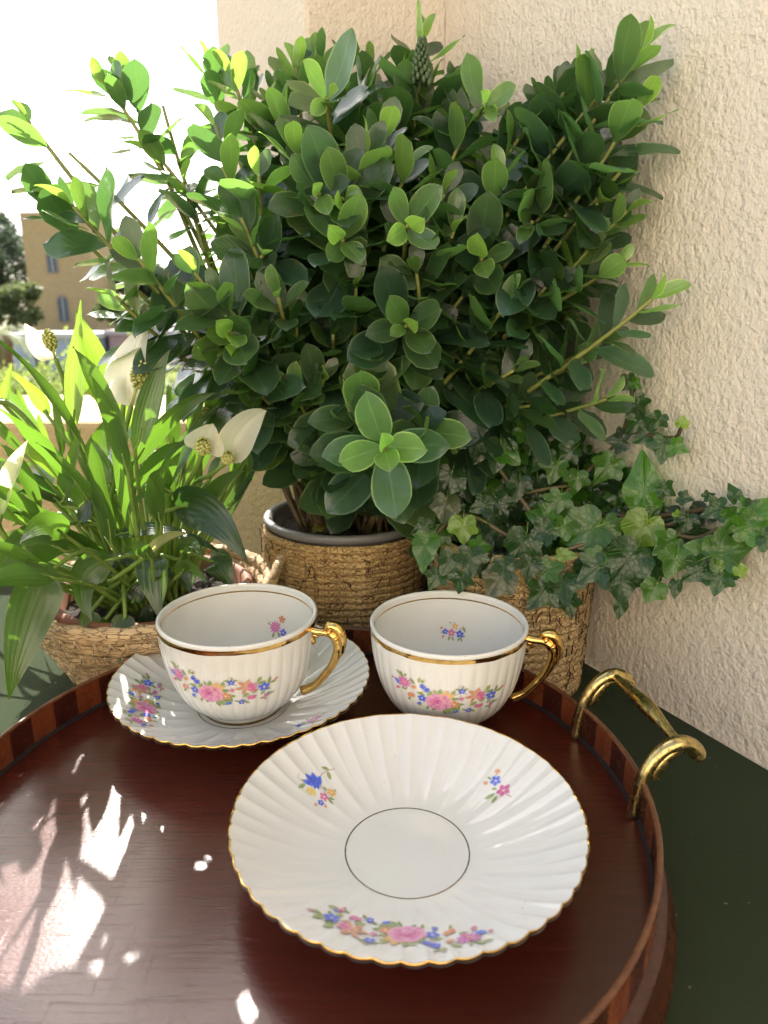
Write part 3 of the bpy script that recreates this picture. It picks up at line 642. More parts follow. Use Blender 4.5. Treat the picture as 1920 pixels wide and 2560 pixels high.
def make_saucer(loc, label, bouq, prints):
    r = empty('saucer', loc, label, 'saucer', 'scalloped porcelain saucers on the tray')
    mm = MB(); N = NF * 10; rs = [0, .012, .022, .0268, .0282, .0296, .032, .035, .039, .043, .047, .051, .055, .059, .063, .067, .0705, .0735, .0758, SR]
    A = lambda a: 2 * math.pi * a
    mm.grid(lambda a, b_: saucer_pt(rs[int(round(b_ * (len(rs) - 1)))], A(a)), N, len(rs) - 1, True)
    ru = [SR, .075, .070, .064, .058, .052, .046, .040, .035, .032]
    mm.grid(lambda a, b_: saucer_under(ru[int(round(b_ * (len(ru) - 1)))], A(a)), N, len(ru) - 1, True)
    fr = [(.032, .0022), (.0315, .0003), (.0295, .0003), (.0285, .0020), (0, .0024)]
    mm.grid(lambda a, b_: (lambda q: Vector((math.cos(A(a)) * q[0], math.sin(A(a)) * q[0], q[1])))(fr[int(round(b_ * 4))]), 96, 4, True)
    mm.build('dish', M['china'], r)
    mm = MB()
    def rim(a, b_):
        th = A(a); w_ = .00022 + .00020 * mnoise.noise((math.cos(th) * 9, math.sin(th) * 9, loc[0] * 50))
        t = b_ * 4; k = int(round(t)); pts = [(SR - w_ * 1.7, .00012), (SR - w_ * .5, .00022), (SR + .00018, .00005), (SR + .0002, -.0008), (SR - .0001, -.0014)]
        q = pts[k]; p = saucer_pt(min(q[0], SR), th); d = Vector((math.cos(th), math.sin(th), 0)); return p + d * max(0, q[0] - SR) + Vector((0, 0, q[1]))
    mm.grid(rim, N, 4, True); mm.build('gold_rim', M['gold'], r)
    mm = MB()
    mm.grid(lambda a, b_: saucer_pt(.0277 + .00055 * b_, A(a), .00010), 128, 1, True); mm.build('gold_line', M['goldline'], r)
    def mapper(th0, r0, s_=1.0): return lambda x, y: saucer_print_pt(min(r0 + y * s_, SR - .0012), th0 - x * s_ / r0)
    for P, th0, r0, s_ in prints: P.build(mapper(R(th0), r0, s_), 'floral_print', r)
    return r
def flip(P):
    Q = Print(); Q.p = [([(-x, -y) for x, y in pts], a, b_) for pts, a, b_ in P.p]; return Q
B = bouquet()
s1 = make_saucer((.0105, .2695, F0), 'empty scalloped white saucer nearest the camera showing its plain centre', B, [(B, -92, .0535, 1.08), (sprig_tulip(), 139, .0560, 1.15), (sprig_pink(), 34, .0560, 1.2)])
SC = Vector((-.0868, .3945, F0))
s2 = make_saucer(tuple(SC), 'scalloped white saucer under the left teacup', B, [(B, 203, .0575, 1.0), (sprig_daisy(), -36, .058, 1.2), (sprig_tulip(), 80, .055, 1.0)])

def make_cup(loc, label, inner, th_in):
    r = empty('teacup', loc, label, 'teacup', 'porcelain teacups with gilt handles')
    mm = MB(); N = NC * 8; A = lambda a: 2 * math.pi * a
    zs = [.0, .0015, .004, .006, .008, .011, .014, .018, .022, .027, .032, .038, .044, .050, .054, .058, .0612]
    mm.grid(lambda a, b_: cup_pt(zs[int(round(b_ * (len(zs) - 1)))], A(a)), N, len(zs) - 1, True)
    lip = [(CR, .0612), (CR - .0001, .0619), (CR - .0007, .0624), (CR - .0014, .0624), (CR - .0021, .0619), (CR - .0024, .0610)]
    mm.grid(lambda a, b_: (lambda q: Vector((math.cos(A(a)) * q[0], math.sin(A(a)) * q[0], q[1])))(lip[int(round(b_ * 5))]), N, 5, True)
    zi = [.0610, .056, .050, .044, .038, .032, .027, .022, .018, .014, .011, .008, .0062]
    mm.grid(lambda a, b_: cup_in(zi[int(round(b_ * (len(zi) - 1)))], A(a)), 128, len(zi) - 1, True)
    r62 = smooth_prof(CP, .0062) - .0024
    fl = [(r62, .0062), (r62 - .003, .0052), (.012, .0046), (0, .0045)]
    mm.grid(lambda a, b_: (lambda q: Vector((math.cos(A(a)) * q[0], math.sin(A(a)) * q[0], q[1])))(fl[int(round(b_ * 3))]), 128, 3, True)
    mm.build('bowl', M['china'], r)
    mm = MB()
    def band(a, b_):
        th = A(a); k = .0005 * mnoise.noise((math.cos(th) * 5, math.sin(th) * 5, loc[0] * 40)); z = interp([(0, .0574 + k), (.5, .0587), (1, .0601)], b_)
        p = cup_pt(z, th, .00012 + .0001 * math.sin(math.pi * b_)); return p
    mm.grid(band, N, 4, True); mm.build('gold_band', M['gold'], r)
    mm = MB(); mm.grid(lambda a, b_: cup_in(.0571 + .0009 * b_, A(a), -.00008), 128, 1, True); mm.build('gold_line', M['gold'], r)
    mm = MB(); mm.grid(lambda a, b_: (lambda q: Vector((math.cos(A(a)) * q[0], math.sin(A(a)) * q[0], q[1])))([(.0237, .0003), (.0244, .0012), (.0246, .0024)][int(round(b_ * 2))]), 96, 2, True)
    mm.build('foot_line', M['goldline'], r)
    # handle in the local XZ plane
    mm = MB()
    hp = spline([(.0435, 0, .0555), (.0490, 0, .0548), (.0545, 0, .0546), (.0585, 0, .0535), (.0615, 0, .0490), (.0612, 0, .0430), (.0580, 0, .0345), (.0525, 0, .0265), (.0465, 0, .0195), (.0390, 0, .0150)], 48)
    ra = [interp([(0, .0027), (.1, .0023), (.25, .0023), (.36, .0029), (.5, .0029), (.7, .0023), (.9, .0024), (1, .0029)], i / 48) for i in range(49)]
    mm.sweep(hp, ra, 14, flat=1.0, ref=(0, 1, 0))
    mm.sweep(spline([(.0440, 0, .0535), (.0455, 0, .0495), (.0475, 0, .0470)][::-1] + [(.0500, 0, .0515)], 10), [.0012, .0016, .002, .0022, .0023, .0022, .002, .0018, .0016, .0014, .001], 10)
    tr_ = spline([(.0540, 0, .0560), (.0565, 0, .0588), (.0602, 0, .0588), (.0630, 0, .0555), (.0642, 0, .0500), (.0632, 0, .0435), (.0602, 0, .0375)], 24)
    mm.sweep(tr_, [interp([(0, .0016), (.15, .0028), (.35, .0034), (.6, .0029), (.85, .0020), (1, .0010)], i / 24) for i in range(25)], 14, flat=1.05, ref=(0, 1, 0))
    for s_ in (-1, 1): mm.ball((.0570, .0024 * s_, .0562), .0015, 10, 8); mm.ball((.0612, .0026 * s_, .0525), .0013, 10, 8)
    o = mm.build('handle', M['gold'], r, True, (0, 0, 0), (0, 0, R(-13))); o['label'] = 'gilt loop handle with a rounded thumb rest'
    B.build(lambda x, y: cup_print_pt(.0325 + y * .98, R(-101) + x * 1.12 / .0445), 'floral_print', r)
    inner.build(lambda x, y: cup_in_print_pt(.0345 + y, R(th_in) - x / .041), 'floral_print', r)
    return r
make_cup((SC.x, SC.y - .002, F0 + .0051), 'white teacup standing on a saucer with a pink daisy printed inside', sprig_daisy(), 68)
make_cup((.0385, .392, F0 + .0002), 'white teacup standing straight on the tray with small blue flowers inside', sprig_five(), 81)

# ------------------------------------------------------------------ planters
def coil(name, Rr, rr_, mat, seed, n=96, k=8, rope=0, rz=1.0):
    mm = MB()
    def f(a, b_):
        th = 2 * math.pi * a; ph = 2 * math.pi * b_
        q = rr_ * (1 + .16 * mnoise.noise((math.cos(th) * 9, math.sin(th) * 9, seed + ph)) + (.12 * math.sin(rope * th + 3 * ph) if rope else 0))
        wob = .0012 * mnoise.noise((math.cos(th) * 2.2, math.sin(th) * 2.2, seed * .7))
        return Vector((math.cos(th) * (Rr + q * math.cos(ph) * .85), math.sin(th) * (Rr + q * math.cos(ph) * .85), q * math.sin(ph) * rz + wob))
    mm.grid(f, n, k, True, True); return mm.mesh(name, mat)
def basket(name, loc, label, r0, r1, h, rows, mat, rope=0, seed=0, part='coil', bulge=.0, group=None):
    b = empty(name, loc, label, 'planter', group)
    for i in range(rows):
        t = (i + .5) / rows; Rr = r0 + (r1 - r0) * t + bulge * math.sin(math.pi * t); link(part, coil(part, Rr, h / rows * .62, mat, seed + i * 3.7, 110 if not rope else 220, 8, rope), b, (0, 0, h * t))
    mm = MB(); mm.grid(lambda a, c: Vector((math.cos(2 * math.pi * a) * (r0 - .003 + (r1 - r0) * c), math.sin(2 * math.pi * a) * (r0 - .003 + (r1 - r0) * c), .002 + (h - .004) * c)), 48, 2, True)
    mm.grid(lambda a, c: Vector((math.cos(2 * math.pi * a) * (r0 - .003) * c, math.sin(2 * math.pi * a) * (r0 - .003) * c, .002)), 48, 1, True); mm.build('lining', mat, b)
    return b
def net_strands(parent, r0, r1, h, n, mat, seed, wd=.00055, out=.0032):
    rr_ = random.Random(seed); mm = MB()
    for _ in range(n):
        a = rr_.uniform(0, 2 * math.pi); z = rr_.uniform(.04, .97) * h; da = rr_.uniform(-.09, .09); dz = rr_.gauss(0, .006); pts = []
        for i in range(4):
            t = i / 3; zz = min(max(z + dz * t + .0015 * rr_.uniform(-1, 1), .002), h * .985); R_ = r0 + (r1 - r0) * zz / h + out + .0006 * rr_.uniform(-1, 1); q = a + da * t; pts.append((math.cos(q) * R_, math.sin(q) * R_, zz))
        mm.sweep(pts, wd * rr_.uniform(.6, 1.2), 3)
    o = mm.build('net_string', mat, parent); o['kind'] = 'stuff'
def soil_disc(name, parent, r_, z, seed):
    mm = MB(); mm.grid(lambda a, c: Vector((math.cos(2 * math.pi * a) * r_ * c, math.sin(2 * math.pi * a) * r_ * c, z + .006 * mnoise.fractal((math.cos(2 * math.pi * a) * c * 4 + seed, math.sin(2 * math.pi * a) * c * 4, 0), .8, 2, 4) + .003 * (1 - c * c))), 72, 18, True)
    mm.build(name, M['soil'], parent)
HP = Vector((-.0315, .572, ZC)); HPH = .099
pl1 = basket('woven_planter', tuple(HP), 'round seagrass planter with dark netting behind the teacups, holding a grey pot', .062, .066, HPH - .004, 17, M['seagrass'], seed=1, bulge=.003, group='woven seagrass planters')
net_strands(pl1, .0650, .0680, HPH - .004, 420, M['string'], 5, .0004)
gp = empty('plant_pot', (HP.x, HP.y, ZC + .004), 'grey plastic pot with dark soil inside the middle planter', 'plant pot')
mm = MB(); gpr = [(.045, .0), (.052, .06), (.056, .089), (.0655, .093), (.0680, .0955), (.0682, .0985), (.0665, .1000), (.0625, .0995), (.0605, .097), (.0600, .085), (.052, .060)]
mm.grid(lambda a, c: (lambda q: Vector((math.cos(2 * math.pi * a) * q[0], math.sin(2 * math.pi * a) * q[0], q[1])))(gpr[int(round(c * 10))]), 96, 10, True); mm.build('pot_rim', M['grey_pot'], gp)
soil_disc('soil', gp, .0602, .0865, 1)
IP = Vector((.094, .492, ZC)); IPH = .112
pl2 = basket('woven_planter', tuple(IP), 'tan seagrass planter under the ivy beside the stucco wall', .0515, .0555, IPH, 19, M['seagrass2'], seed=40, group='woven seagrass planters')
net_strands(pl2, .0518, .0556, IPH, 600, M['string'], 9, .0004)
soil_disc('soil', pl2, .053, IPH - .012, 3)
LP = Vector((-.175, .507, ZC)); LPH = .062
pl3 = basket('straw_basket', tuple(LP), 'conical braided straw basket under the peace lily', .054, .087, LPH, 5, M['straw'], 34, 80, 'braid')
mm = MB(); rr_ = random.Random(2)
for row in range(5):
    z = LPH * (row + 1) / 5; Rr = .054 + .033 * (row + 1) / 5 + .0072
    for k in range(52):
        a = 2 * math.pi * (k + .5 * (row % 2) + rr_.uniform(-.25, .25)) / 52; h_ = .0075 * rr_.uniform(.7, 1.1)
        P_ = lambda da, dz: (math.cos(a + da) * (Rr + (dz) * .34), math.sin(a + da) * (Rr + dz * .34), z + dz)
        mm.sweep([P_(0, -h_ * .9), P_(.022, 0)], .00042, 3); mm.sweep([P_(.022, 0), P_(.052 * rr_.uniform(.8, 1.2), -h_ * .8)], .00042, 3)
o = mm.build('zigzag_stitch', M['stitch'], pl3); o['kind'] = 'stuff'
link('rim_braid', coil('rim_braid', .0875, .0062, M['straw'], 3, 260, 10, 26), pl3, (0, 0, LPH + .002))
mm = MB(); hc = spline([(.078, .030, .058), (.090, .036, .070), (.096, .022, .080), (.095, .004, .079), (.090, -.008, .068), (.080, -.012, .058)], 40)
mm.sweep(hc, [.0042 * (1 + .05 * math.sin(i * 1.1)) for i in range(41)], 10); mm.build('loop_handle', M['straw'], pl3)
tp = empty('terracotta_pot', (LP.x, LP.y, ZC + .003), 'terracotta pot with dark soil inside the straw basket', 'plant pot')
mm = MB(); tpr = [(.046, 0), (.058, .03), (.066, .046), (.0725, .047), (.0745, .054), (.0735, .0605), (.0700, .0625), (.0665, .060), (.065, .045), (.05, .03)]
mm.grid(lambda a, c: (lambda q: Vector((math.cos(2 * math.pi * a) * q[0], math.sin(2 * math.pi * a) * q[0], q[1])))(tpr[int(round(c * 9))]), 96, 9, True); mm.build('pot_rim', M['terracotta'], tp)
soil_disc('soil', tp, .0655, .048, 5)

# ------------------------------------------------------------------ the tall shrub
D = 1.1573
def leaf_unit(curl, fold, twist, wmax, blunt, nl=12, nw=4):
    mm = MB()
    def f(a, b_):      # a across, b along
        s_ = a * 2 - 1; t = .5 - .5 * math.cos(math.pi * (.12 * b_ + .88 * b_)) if 0 else b_ + .11 * math.sin(2 * math.pi * b_) * -1; tq = t ** 1.12; wd = wmax * max(0, 1 - abs(2 * tq - 1) ** (2.0 + .5 * tq)) ** (.62 + .2 * (1 - t) + .30 * max(0, t - .72) / .28) * (.86 + .22 * t) + (.035 if t < .02 else .012 * (1 - t))
        z = curl * (t - t * t * 1.3) - abs(s_) ** 1.5 * fold * wd * -1 + .018 * math.sin(t * 9 + s_ * 2); x = s_ * wd; y = t
        tw = twist * t; return Vector((x * math.cos(tw) - z * math.sin(tw) * .0, y, z + x * math.sin(tw)))
    mm.grid(f, nw, nl); return mm
LV = [leaf_unit(c, fo, tw, wm, bl).mesh('leaf', M['hebe']) for c, fo, tw, wm, bl in ((.05, .16, .10, .25, .62), (.12, .22, -.15, .235, .66), (-.08, .12, .2, .28, .58), (.08, .26, -.2, .225, .68), (.0, .10, .0, .26, .60), (-.14, .18, -.1, .24, .62))]
LV_YOUNG = [leaf_unit(.12, .35, .1, .245, .85).mesh('leaf', M['hebe']), leaf_unit(.2, .45, -.15, .23, .9).mesh('leaf', M['hebe'])]
TIPS = [  # x, y in the photo / D, depth, leaf scale, length of the leafy run
 (62, 262, .52, 1.0, .11), (150, 330, .54, .9, .07), (232, 172, .58, .95, .10), (268, 150, .60, .85, .08), (352, 225, .60, .9, .09), (448, 120, .62, .9, .10), 
 (500, 145, .60, .95, .11), (540, 165, .63, .9, .10), (158, 445, .47, 1.0, .10), (95, 425, .50, .95, .08), (395, 395, .56, .95, .10), (300, 560, .46, 1.1, .12), (335, 330, .58, .95, .10), (465, 270, .56, .95, .11),
 (640, 125, .60, 1.0, .11), (690, 115, .58, .95, .10), (740, 110, .62, .9, .10), (800, 115, .64, .9, .10), (915, 55, .60, 1.0, .11), (985, 165, .64, .9, .10), (705, 205, .50, 1.05, .14), (590, 190, .60, .9, .10), (1048, 225, .53, 1.0, .13), (870, 150, .58, .95, .09), (620, 250, .56, .95, .1), (780, 190, .56, 1.0, .1),
 (1385, 85, .475, .95, .10), (1340, 130, .49, .9, .07), (1372, 235, .47, 1.15, .15), (1290, 215, .52, 1.0, .11), (1215, 190, .56, .9, .10), (1245, 130, .55, .7, .07), (1340, 372, .49, .7, .09), (1355, 455, .48, .75, .09), (1330, 575, .475, .85, .12), (1410, 645, .455, .85, .09), (1310, 862, .455, 1.0, .11), (1210, 560, .50, .95, .1),
 (880, 490, .455, 1.0, .12), (565, 555, .48, .95, .11), (600, 640, .47, .9, .08), (878, 705, .455, 1.1, .07), (830, 970, .430, 1.42, .12), (785, 900, .47, 1.25, .07), (915, 935, .462, 1.25, .07), (640, 700, .49, 1.0, .10), (500, 720, .46, 1.15, .12), (530, 800, .47, 1.1, .08), (740, 520, .46, 1.1, .12), (690, 420, .47, 1.1, .1), (740, 430, .47, 1.15, .06), (1040, 560, .475, 1.15, .11), (1190, 440, .48, 1.15, .12),
 (1150, 480, .475, 1.2, .07), (1225, 690, .49, 1.0, .11), (1000, 640, .49, 1.0, .09), (1110, 800, .475, .9, .10), (1180, 870, .475, .9, .09), (250, 640, .47, 1.0, .10), (420, 590, .47, 1.05, .10), (640, 850, .48, 1.0, .08), (650, 920, .49, .85, .07), (720, 720, .49, .95, .09), (960, 420, .49, 1.0, .11), (1000, 290, .53, .95, .11), (560, 380, .50, 1.05, .11), (520, 470, .49, 1.0, .1), (640, 330, .50, 1.0, .11), (830, 300, .50, 1.05, .12), (880, 360, .49, 1.1, .1), (1120, 300, .51, 1.05, .11), (1260, 340, .48, 1.1, .1), (1290, 440, .47, 1.15, .08), (470, 640, .47, 1.1, .09),
 (1300, 740, .47, .85, .08), (940, 810, .49, .95, .08), (800, 800, .48, 1.0, .07), (1180, 620, .48, 1.05, .09), (600, 760, .485, 1.05, .08), (620, 935, .50, .85, .08), (735, 1015, .51, .85, .06), (690, 1000, .49, .9, .06), (648, 1035, .50, .8, .06), (745, 965, .48, .9, .07), (800, 1010, .50, .85, .06), (870, 990, .495, .85, .07), (655, 985, .53, .8, .06), (580, 960, .54, .85, .07), (690, 990, .50, .8, .06), (880, 900, .485, .95, .09), (560, 880, .49, .95, .08), (760, 890, .49, .95, .08), (930, 900, .50, .9, .07), (1020, 720, .485, 1.0, .09), (1090, 660, .475, 1.05, .08), (1270, 540, .47, 1.0, .1), (1240, 790, .475, .95, .08), (770, 620, .475, 1.05, .09), (900, 590, .47, 1.0, .08), (980, 500, .475, 1.0, .09), (790, 340, .485, 1.0, .1), (1080, 390, .49, 1.05, .1), (1180, 270, .51, 1.0, .1), (480, 360, .53, .9, .1), (700, 820, .485, 1.0, .07)]
rh = random.Random(11)
tips = [(at(x * D, (y + max(0, 250 - y) * .16) * D, Y), s_ * .92, L) for x, y, Y, s_, L in TIPS]
for _ in range(46):   # inner and rear shoots
    a = rh.uniform(0, 2 * math.pi); q = math.sqrt(rh.random())
    x = 840 + math.cos(a) * q * 370; y = 500 + math.sin(a) * q * 340; Y = rh.uniform(.545, .665)
    tips.append((at(x * D, y * D, Y), rh.uniform(.85, 1.05), rh.uniform(.09, .13)))
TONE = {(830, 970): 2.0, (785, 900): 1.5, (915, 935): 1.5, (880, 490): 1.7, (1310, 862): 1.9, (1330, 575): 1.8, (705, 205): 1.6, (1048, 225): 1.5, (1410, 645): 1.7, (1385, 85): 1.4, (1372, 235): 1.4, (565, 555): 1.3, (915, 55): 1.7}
FACING = {(830, 970), (785, 900), (915, 935), (878, 705), (880, 490), (705, 205), (1048, 225), (565, 555), (740, 520), (740, 430), (1040, 560), (1150, 480), (500, 720), (1290, 440), (690, 420), (1225, 690)}
base0 = HP + Vector((0, 0, HPH - .008))
shrub = empty('hebe_shrub', tuple(base0), 'tall glossy green shrub with oval leaves in the middle planter', 'shrub')
def ok(p, mg=.006):
    if wallgap(p) < mg: return False
    if p.y > .58:     # pillar faces
        for a_, b_ in ((CORN, PB), (PB, PA)):
            d = (b_ - a_).normalized(); nn = Vector((d.y, -d.x, 0)); nn = nn if nn.y < 0 else -nn
            if min(a_.x, b_.x) - .02 < p.x < max(a_.x, b_.x) + .02 and (Vector((p.x, p.y, 0)) - a_).dot(nn) < mg: return False
    if p.y > .775 and p.z < pt + .01: return False
    if p.x < -.05 and p.z < pt + .008 and (p.x + .215) * .7186 + (p.y - .79) * .6954 > -mg: return False
    return True
leaves = []; stems = MB(); hub = []
for ti, (tip, s_, L) in enumerate(tips):
    for _ in range(30):
        if ok(tip, .03): break
        tip = tip + (CAM - tip) * .02
    b0 = base0 + Vector((rh.uniform(-.035, .035), rh.uniform(-.025, .04), 0)); v = tip - b0; ln = v.length
    up = Vector((0, 0, 1)); low = tip.z < base0.z + .12
    c1 = b0 + (up * .55 + Vector((v.x, v.y, 0)).normalized() * .25) * ln * (.5 if not low else .55); cf = ti < len(TIPS) and TIPS[ti][:2] in FACING
    c2 = (tip + (tip - CAM).normalized() * .075 + up * .012) if cf else b0 + v * .66 + up * ln * (.03 if not low else .10) + Vector((rh.uniform(-1, 1), rh.uniform(-1, 1), 0)) * .02
    N = 22; pts = []
    for i in range(N + 1):
        t = i / N; pts.append(b0 * (1 - t) ** 3 + c1 * 3 * t * (1 - t) ** 2 + c2 * 3 * t * t * (1 - t) + tip * t ** 3)
    rad = [.0017 * (1 - i / N) + .0012 for i in range(N + 1)]
    front = ti < len(TIPS)
    k0 = 9 if front else 11
    stems.sweep(pts[:k0 + 1], [r_ * .8 for r_ in rad[:k0 + 1]], 6, 1, True); stems.sweep(pts[k0:], rad[k0:], 6, 0, True)
    # leaves in opposite pairs, each pair turned by a quarter
    dist = 0; cum = [0]
    for i in range(N): cum.append(cum[-1] + (pts[i + 1] - pts[i]).length)
    tot = cum[-1]; d = 0.0; kpair = 0; ph = rh.uniform(0, math.pi)
    while d < L:
        x = tot - d; i = max(j for j in range(N) if cum[j] <= x + 1e-9); t = (x - cum[i]) / max(cum[i + 1] - cum[i], 1e-6); p = pts[i].lerp(pts[i + 1], min(t, 1)); T = (pts[i + 1] - pts[i]).normalized()
        o1 = T.orthogonal().normalized(); o2 = T.cross(o1); age = min(1, d / .075)
        for side in (0, 1):
            if rh.random() < .06 and age > .4: continue
            a = ph + kpair * math.pi / 2 + side * math.pi + rh.uniform(-.25, .25); out = o1 * math.cos(a) + o2 * math.sin(a)
            op = R(interp([(0, 22), (.15, 38), (.4, 60), (1, 82)], age) + rh.uniform(-14, 14)); dr = (T * math.cos(op) + out * math.sin(op)) - Vector((0, 0, 1)) * age * rh.uniform(.05, .40); dr.normalize()
            nrm = T - dr * T.dot(dr); nrm = nrm + (CAM - p).normalized() * .20 + Vector((rh.uniform(-1, 1), rh.uniform(-1, 1), rh.uniform(-.2, 1.2))) * .32; nrm = (nrm - dr * nrm.dot(dr)).normalized(); sx = dr.cross(nrm)
            ll = .047 * s_ * interp([(0, .5), (.2, .78), (.5, 1.0), (1, 1.02)], age) * rh.uniform(.72, 1.18)
            q0_ = p + out * .0012
            if not (ok(q0_ + dr * ll) and ok(q0_ + dr * ll * .5 + sx * ll * .25)): continue
            if (q0_ + dr * ll * .6 - CAM).length < .33: continue
            x_, y_, _ = pix(q0_ + dr * ll * .5)
            if 690 < x_ < 800 and 1190 < y_ < 1330: continue
            if 90 < x_ < 640 and 240 < y_ < 760 and rh.random() < (.58 if q0_.y > .5 else .32 if q0_.y > .475 else .1): continue
            if x_ > 1230 and 420 < y_ < 1100 and rh.random() < (.38 if q0_.y > .5 else .15): continue
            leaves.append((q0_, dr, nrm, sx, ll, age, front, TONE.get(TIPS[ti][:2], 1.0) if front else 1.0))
        d += .0070 + .0060 * age + (.004 if d == 0 else 0); kpair += 1
stems.build('stem', [M['stem'], M['brown_stem']], shrub, True, tuple(-base0))
# the leaves that show largest become objects, the rest one mass
sc_l = []
proj = []
for lf in leaves:
    c = lf[0] + lf[1] * lf[4] * .5; x, y, dd = pix(c); proj.append((x, y, dd, FPX * lf[4] / dd))
for i, (x, y, dd, s_) in enumerate(proj):
    cov = sum(1 for (x2, y2, d2, s2) in proj if d2 < dd - .004 and abs(x2 - x) < s2 * .33 and abs(y2 - y) < s2 * .33)
    inside = -40 < x < 1960 and -40 < y < 2600
    sc_l.append((cov + (0 if inside else 50) - s_ * .004, i))
sc_l.sort(); keep = set(i for _, i in sc_l[:298])
mass = MB()
rc = random.Random(5)
unit = [leaf_unit(.06, .25, .1, .27, .72, 6, 2), leaf_unit(-.1, .2, -.15, .27, .72, 6, 2)]
def lmat(lf, origin):
    p, dr, nrm, sx, ll = lf[:5]; m_ = Matrix.Identity(4)
    for r_ in range(3): m_[r_][0] = sx[r_] * ll; m_[r_][1] = dr[r_] * ll; m_[r_][2] = nrm[r_] * ll; m_[r_][3] = p[r_] - origin[r_]
    return m_
for i, lf in enumerate(leaves):
    age = lf[5]
    if i in keep:
        me = rc.choice(LV_YOUNG) if age < .12 else rc.choice(LV)
        o = bpy.data.objects.new('leaf', me); C.objects.link(o); o.parent = shrub; o.matrix_local = lmat(lf, base0)
        k = rc.uniform(.8, 1.25); yg = max(0, 1 - age / .35) * rc.uniform(.6, 1.0)
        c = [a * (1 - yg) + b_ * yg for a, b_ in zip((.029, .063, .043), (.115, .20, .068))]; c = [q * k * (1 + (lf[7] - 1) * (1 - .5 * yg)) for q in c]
        if rc.random() < .000: c = [.20, .11, .04]; o['label'] = 'withered brown leaf'
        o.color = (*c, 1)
    else:
        u_ = unit[i % 2]; m_ = lmat(lf, base0); mass.add([m_ @ Vector(v) for v in u_.v], u_.f, 0, list(u_.uv))
o = mass.build('leaf_mass', M['hebe_mass'], shrub); o['kind'] = 'stuff'
fl = bpy.data.objects.new('fallen_leaf', LV[0].copy()); C.objects.link(fl); fp = at(782, 1292, HP.y - .030); fl.location = (fp.x, fp.y, HP.z + .0945); fl.scale = (.026, .026, .026); fl.rotation_euler = (.12, .1, -.5); fl.color = (.28, .30, .05, 1)
tag(fl, 'small yellowed leaf lying on the soil of the middle pot', 'leaf')
# budding flower spike at the top
sp0 = at(905 * D, 200 * D, .575); sp1 = at(912 * D, 92 * D, .570); mm = MB()
mm.sweep([sp0, (sp0 + sp1) / 2 + Vector((.001, 0, 0)), sp1], [.0014, .0012, .0006], 6)
axis = (sp1 - sp0); e1 = axis.orthogonal().normalized(); e2 = axis.normalized().cross(e1)
for k in range(84):
    t = k / 84; a = k * 2.4; rr2 = .0085 * (1 - .75 * t); d_ = (e1 * math.cos(a) + e2 * math.sin(a)); p = sp0 + axis * (.08 + .92 * t); e = p + d_ * rr2 + axis.normalized() * .003
    mm.sweep([p, e], .0004, 3); mm.ball(e, .0019 * (1 - .45 * t), 6, 4, 0, (1, 1, 1.5))
mm.build('flower_spike', M['bud'], shrub, True, tuple(-base0))

# ------------------------------------------------------------------ blades: peace lily leaves and spathes
def blade(B_, T_, wpx, bend=(0, 0, 0), roll=0.0, fold=.25, nl=12, nw=6, prof='lance', wave=.05, mat=0, petiole=None, pr=.0015, mm=None, cup=0.0, seed=0):
    """leaf blade from B_ to T_ (world), width in metres, spine pushed by bend; faces the camera side turned by roll"""
    mm = mm or MB(); B_, T_, bend = Vector(B_), Vector(T_), Vector(bend); L = (T_ - B_).length
    sp = [B_.lerp(T_, i / nl) + bend * (4 * (i / nl) * (1 - i / nl)) for i in range(nl + 1)]
    def f(a, b_):
        i = int(round(b_ * nl)); t = i / nl; tan = (sp[min(i + 1, nl)] - sp[max(i - 1, 0)]).normalized()
        face = (CAM - sp[i]).normalized(); face = (face - tan * face.dot(tan)); face = face.normalized() if face.length > 1e-4 else Vector((0, 0, 1))
        side = tan.cross(face); c_, s2 = math.cos(roll), math.sin(roll); side, face = side * c_ + face * s2, face * c_ - side * s2
        if prof == 'lance': wd = (math.sin(math.pi * min(1, t ** .72 * .985 + .012)) ** .95) * (1 - .25 * t)
        elif prof == 'ovate': wd = (math.sin(math.pi * min(1, t ** .62 * .985 + .014)) ** .8) * (1.05 - .2 * t)
        else: wd = (math.sin(math.pi * min(1, t ** .58 * .985 + .014)) ** .75)
        s_ = a * 2 - 1; x = s_ * wd * wpx * .5
        z = -abs(s_) ** 1.3 * fold * wd * wpx * .5 * -1 + wave * wpx * math.sin(t * 11 + s_ * 1.7 + seed) * abs(s_) + cup * wpx * s_ * s_ * wd
        return sp[i] + side * x + face * z
    mm.grid(f, nw, nl, mi=mat)
    if petiole is not None:
        pp = [Vector(q) for q in petiole] + [B_, sp[1], sp[2]]; q = spline(pp, 14); mm.sweep(q, [pr * (1.25 - .9 * i / 14) for i in range(15)], 6, 1 if mat == 0 else mat)
    return mm
K3 = .4747
def L3(u, v, Y): return at(u * K3, 700 + v * K3, Y)
lb = LP + Vector((0, 0, LPH - .012))
lily = empty('peace_lily', tuple(lb), 'peace lily with pale spathes and long backlit leaves in the straw basket', 'plant')
rl = random.Random(21)
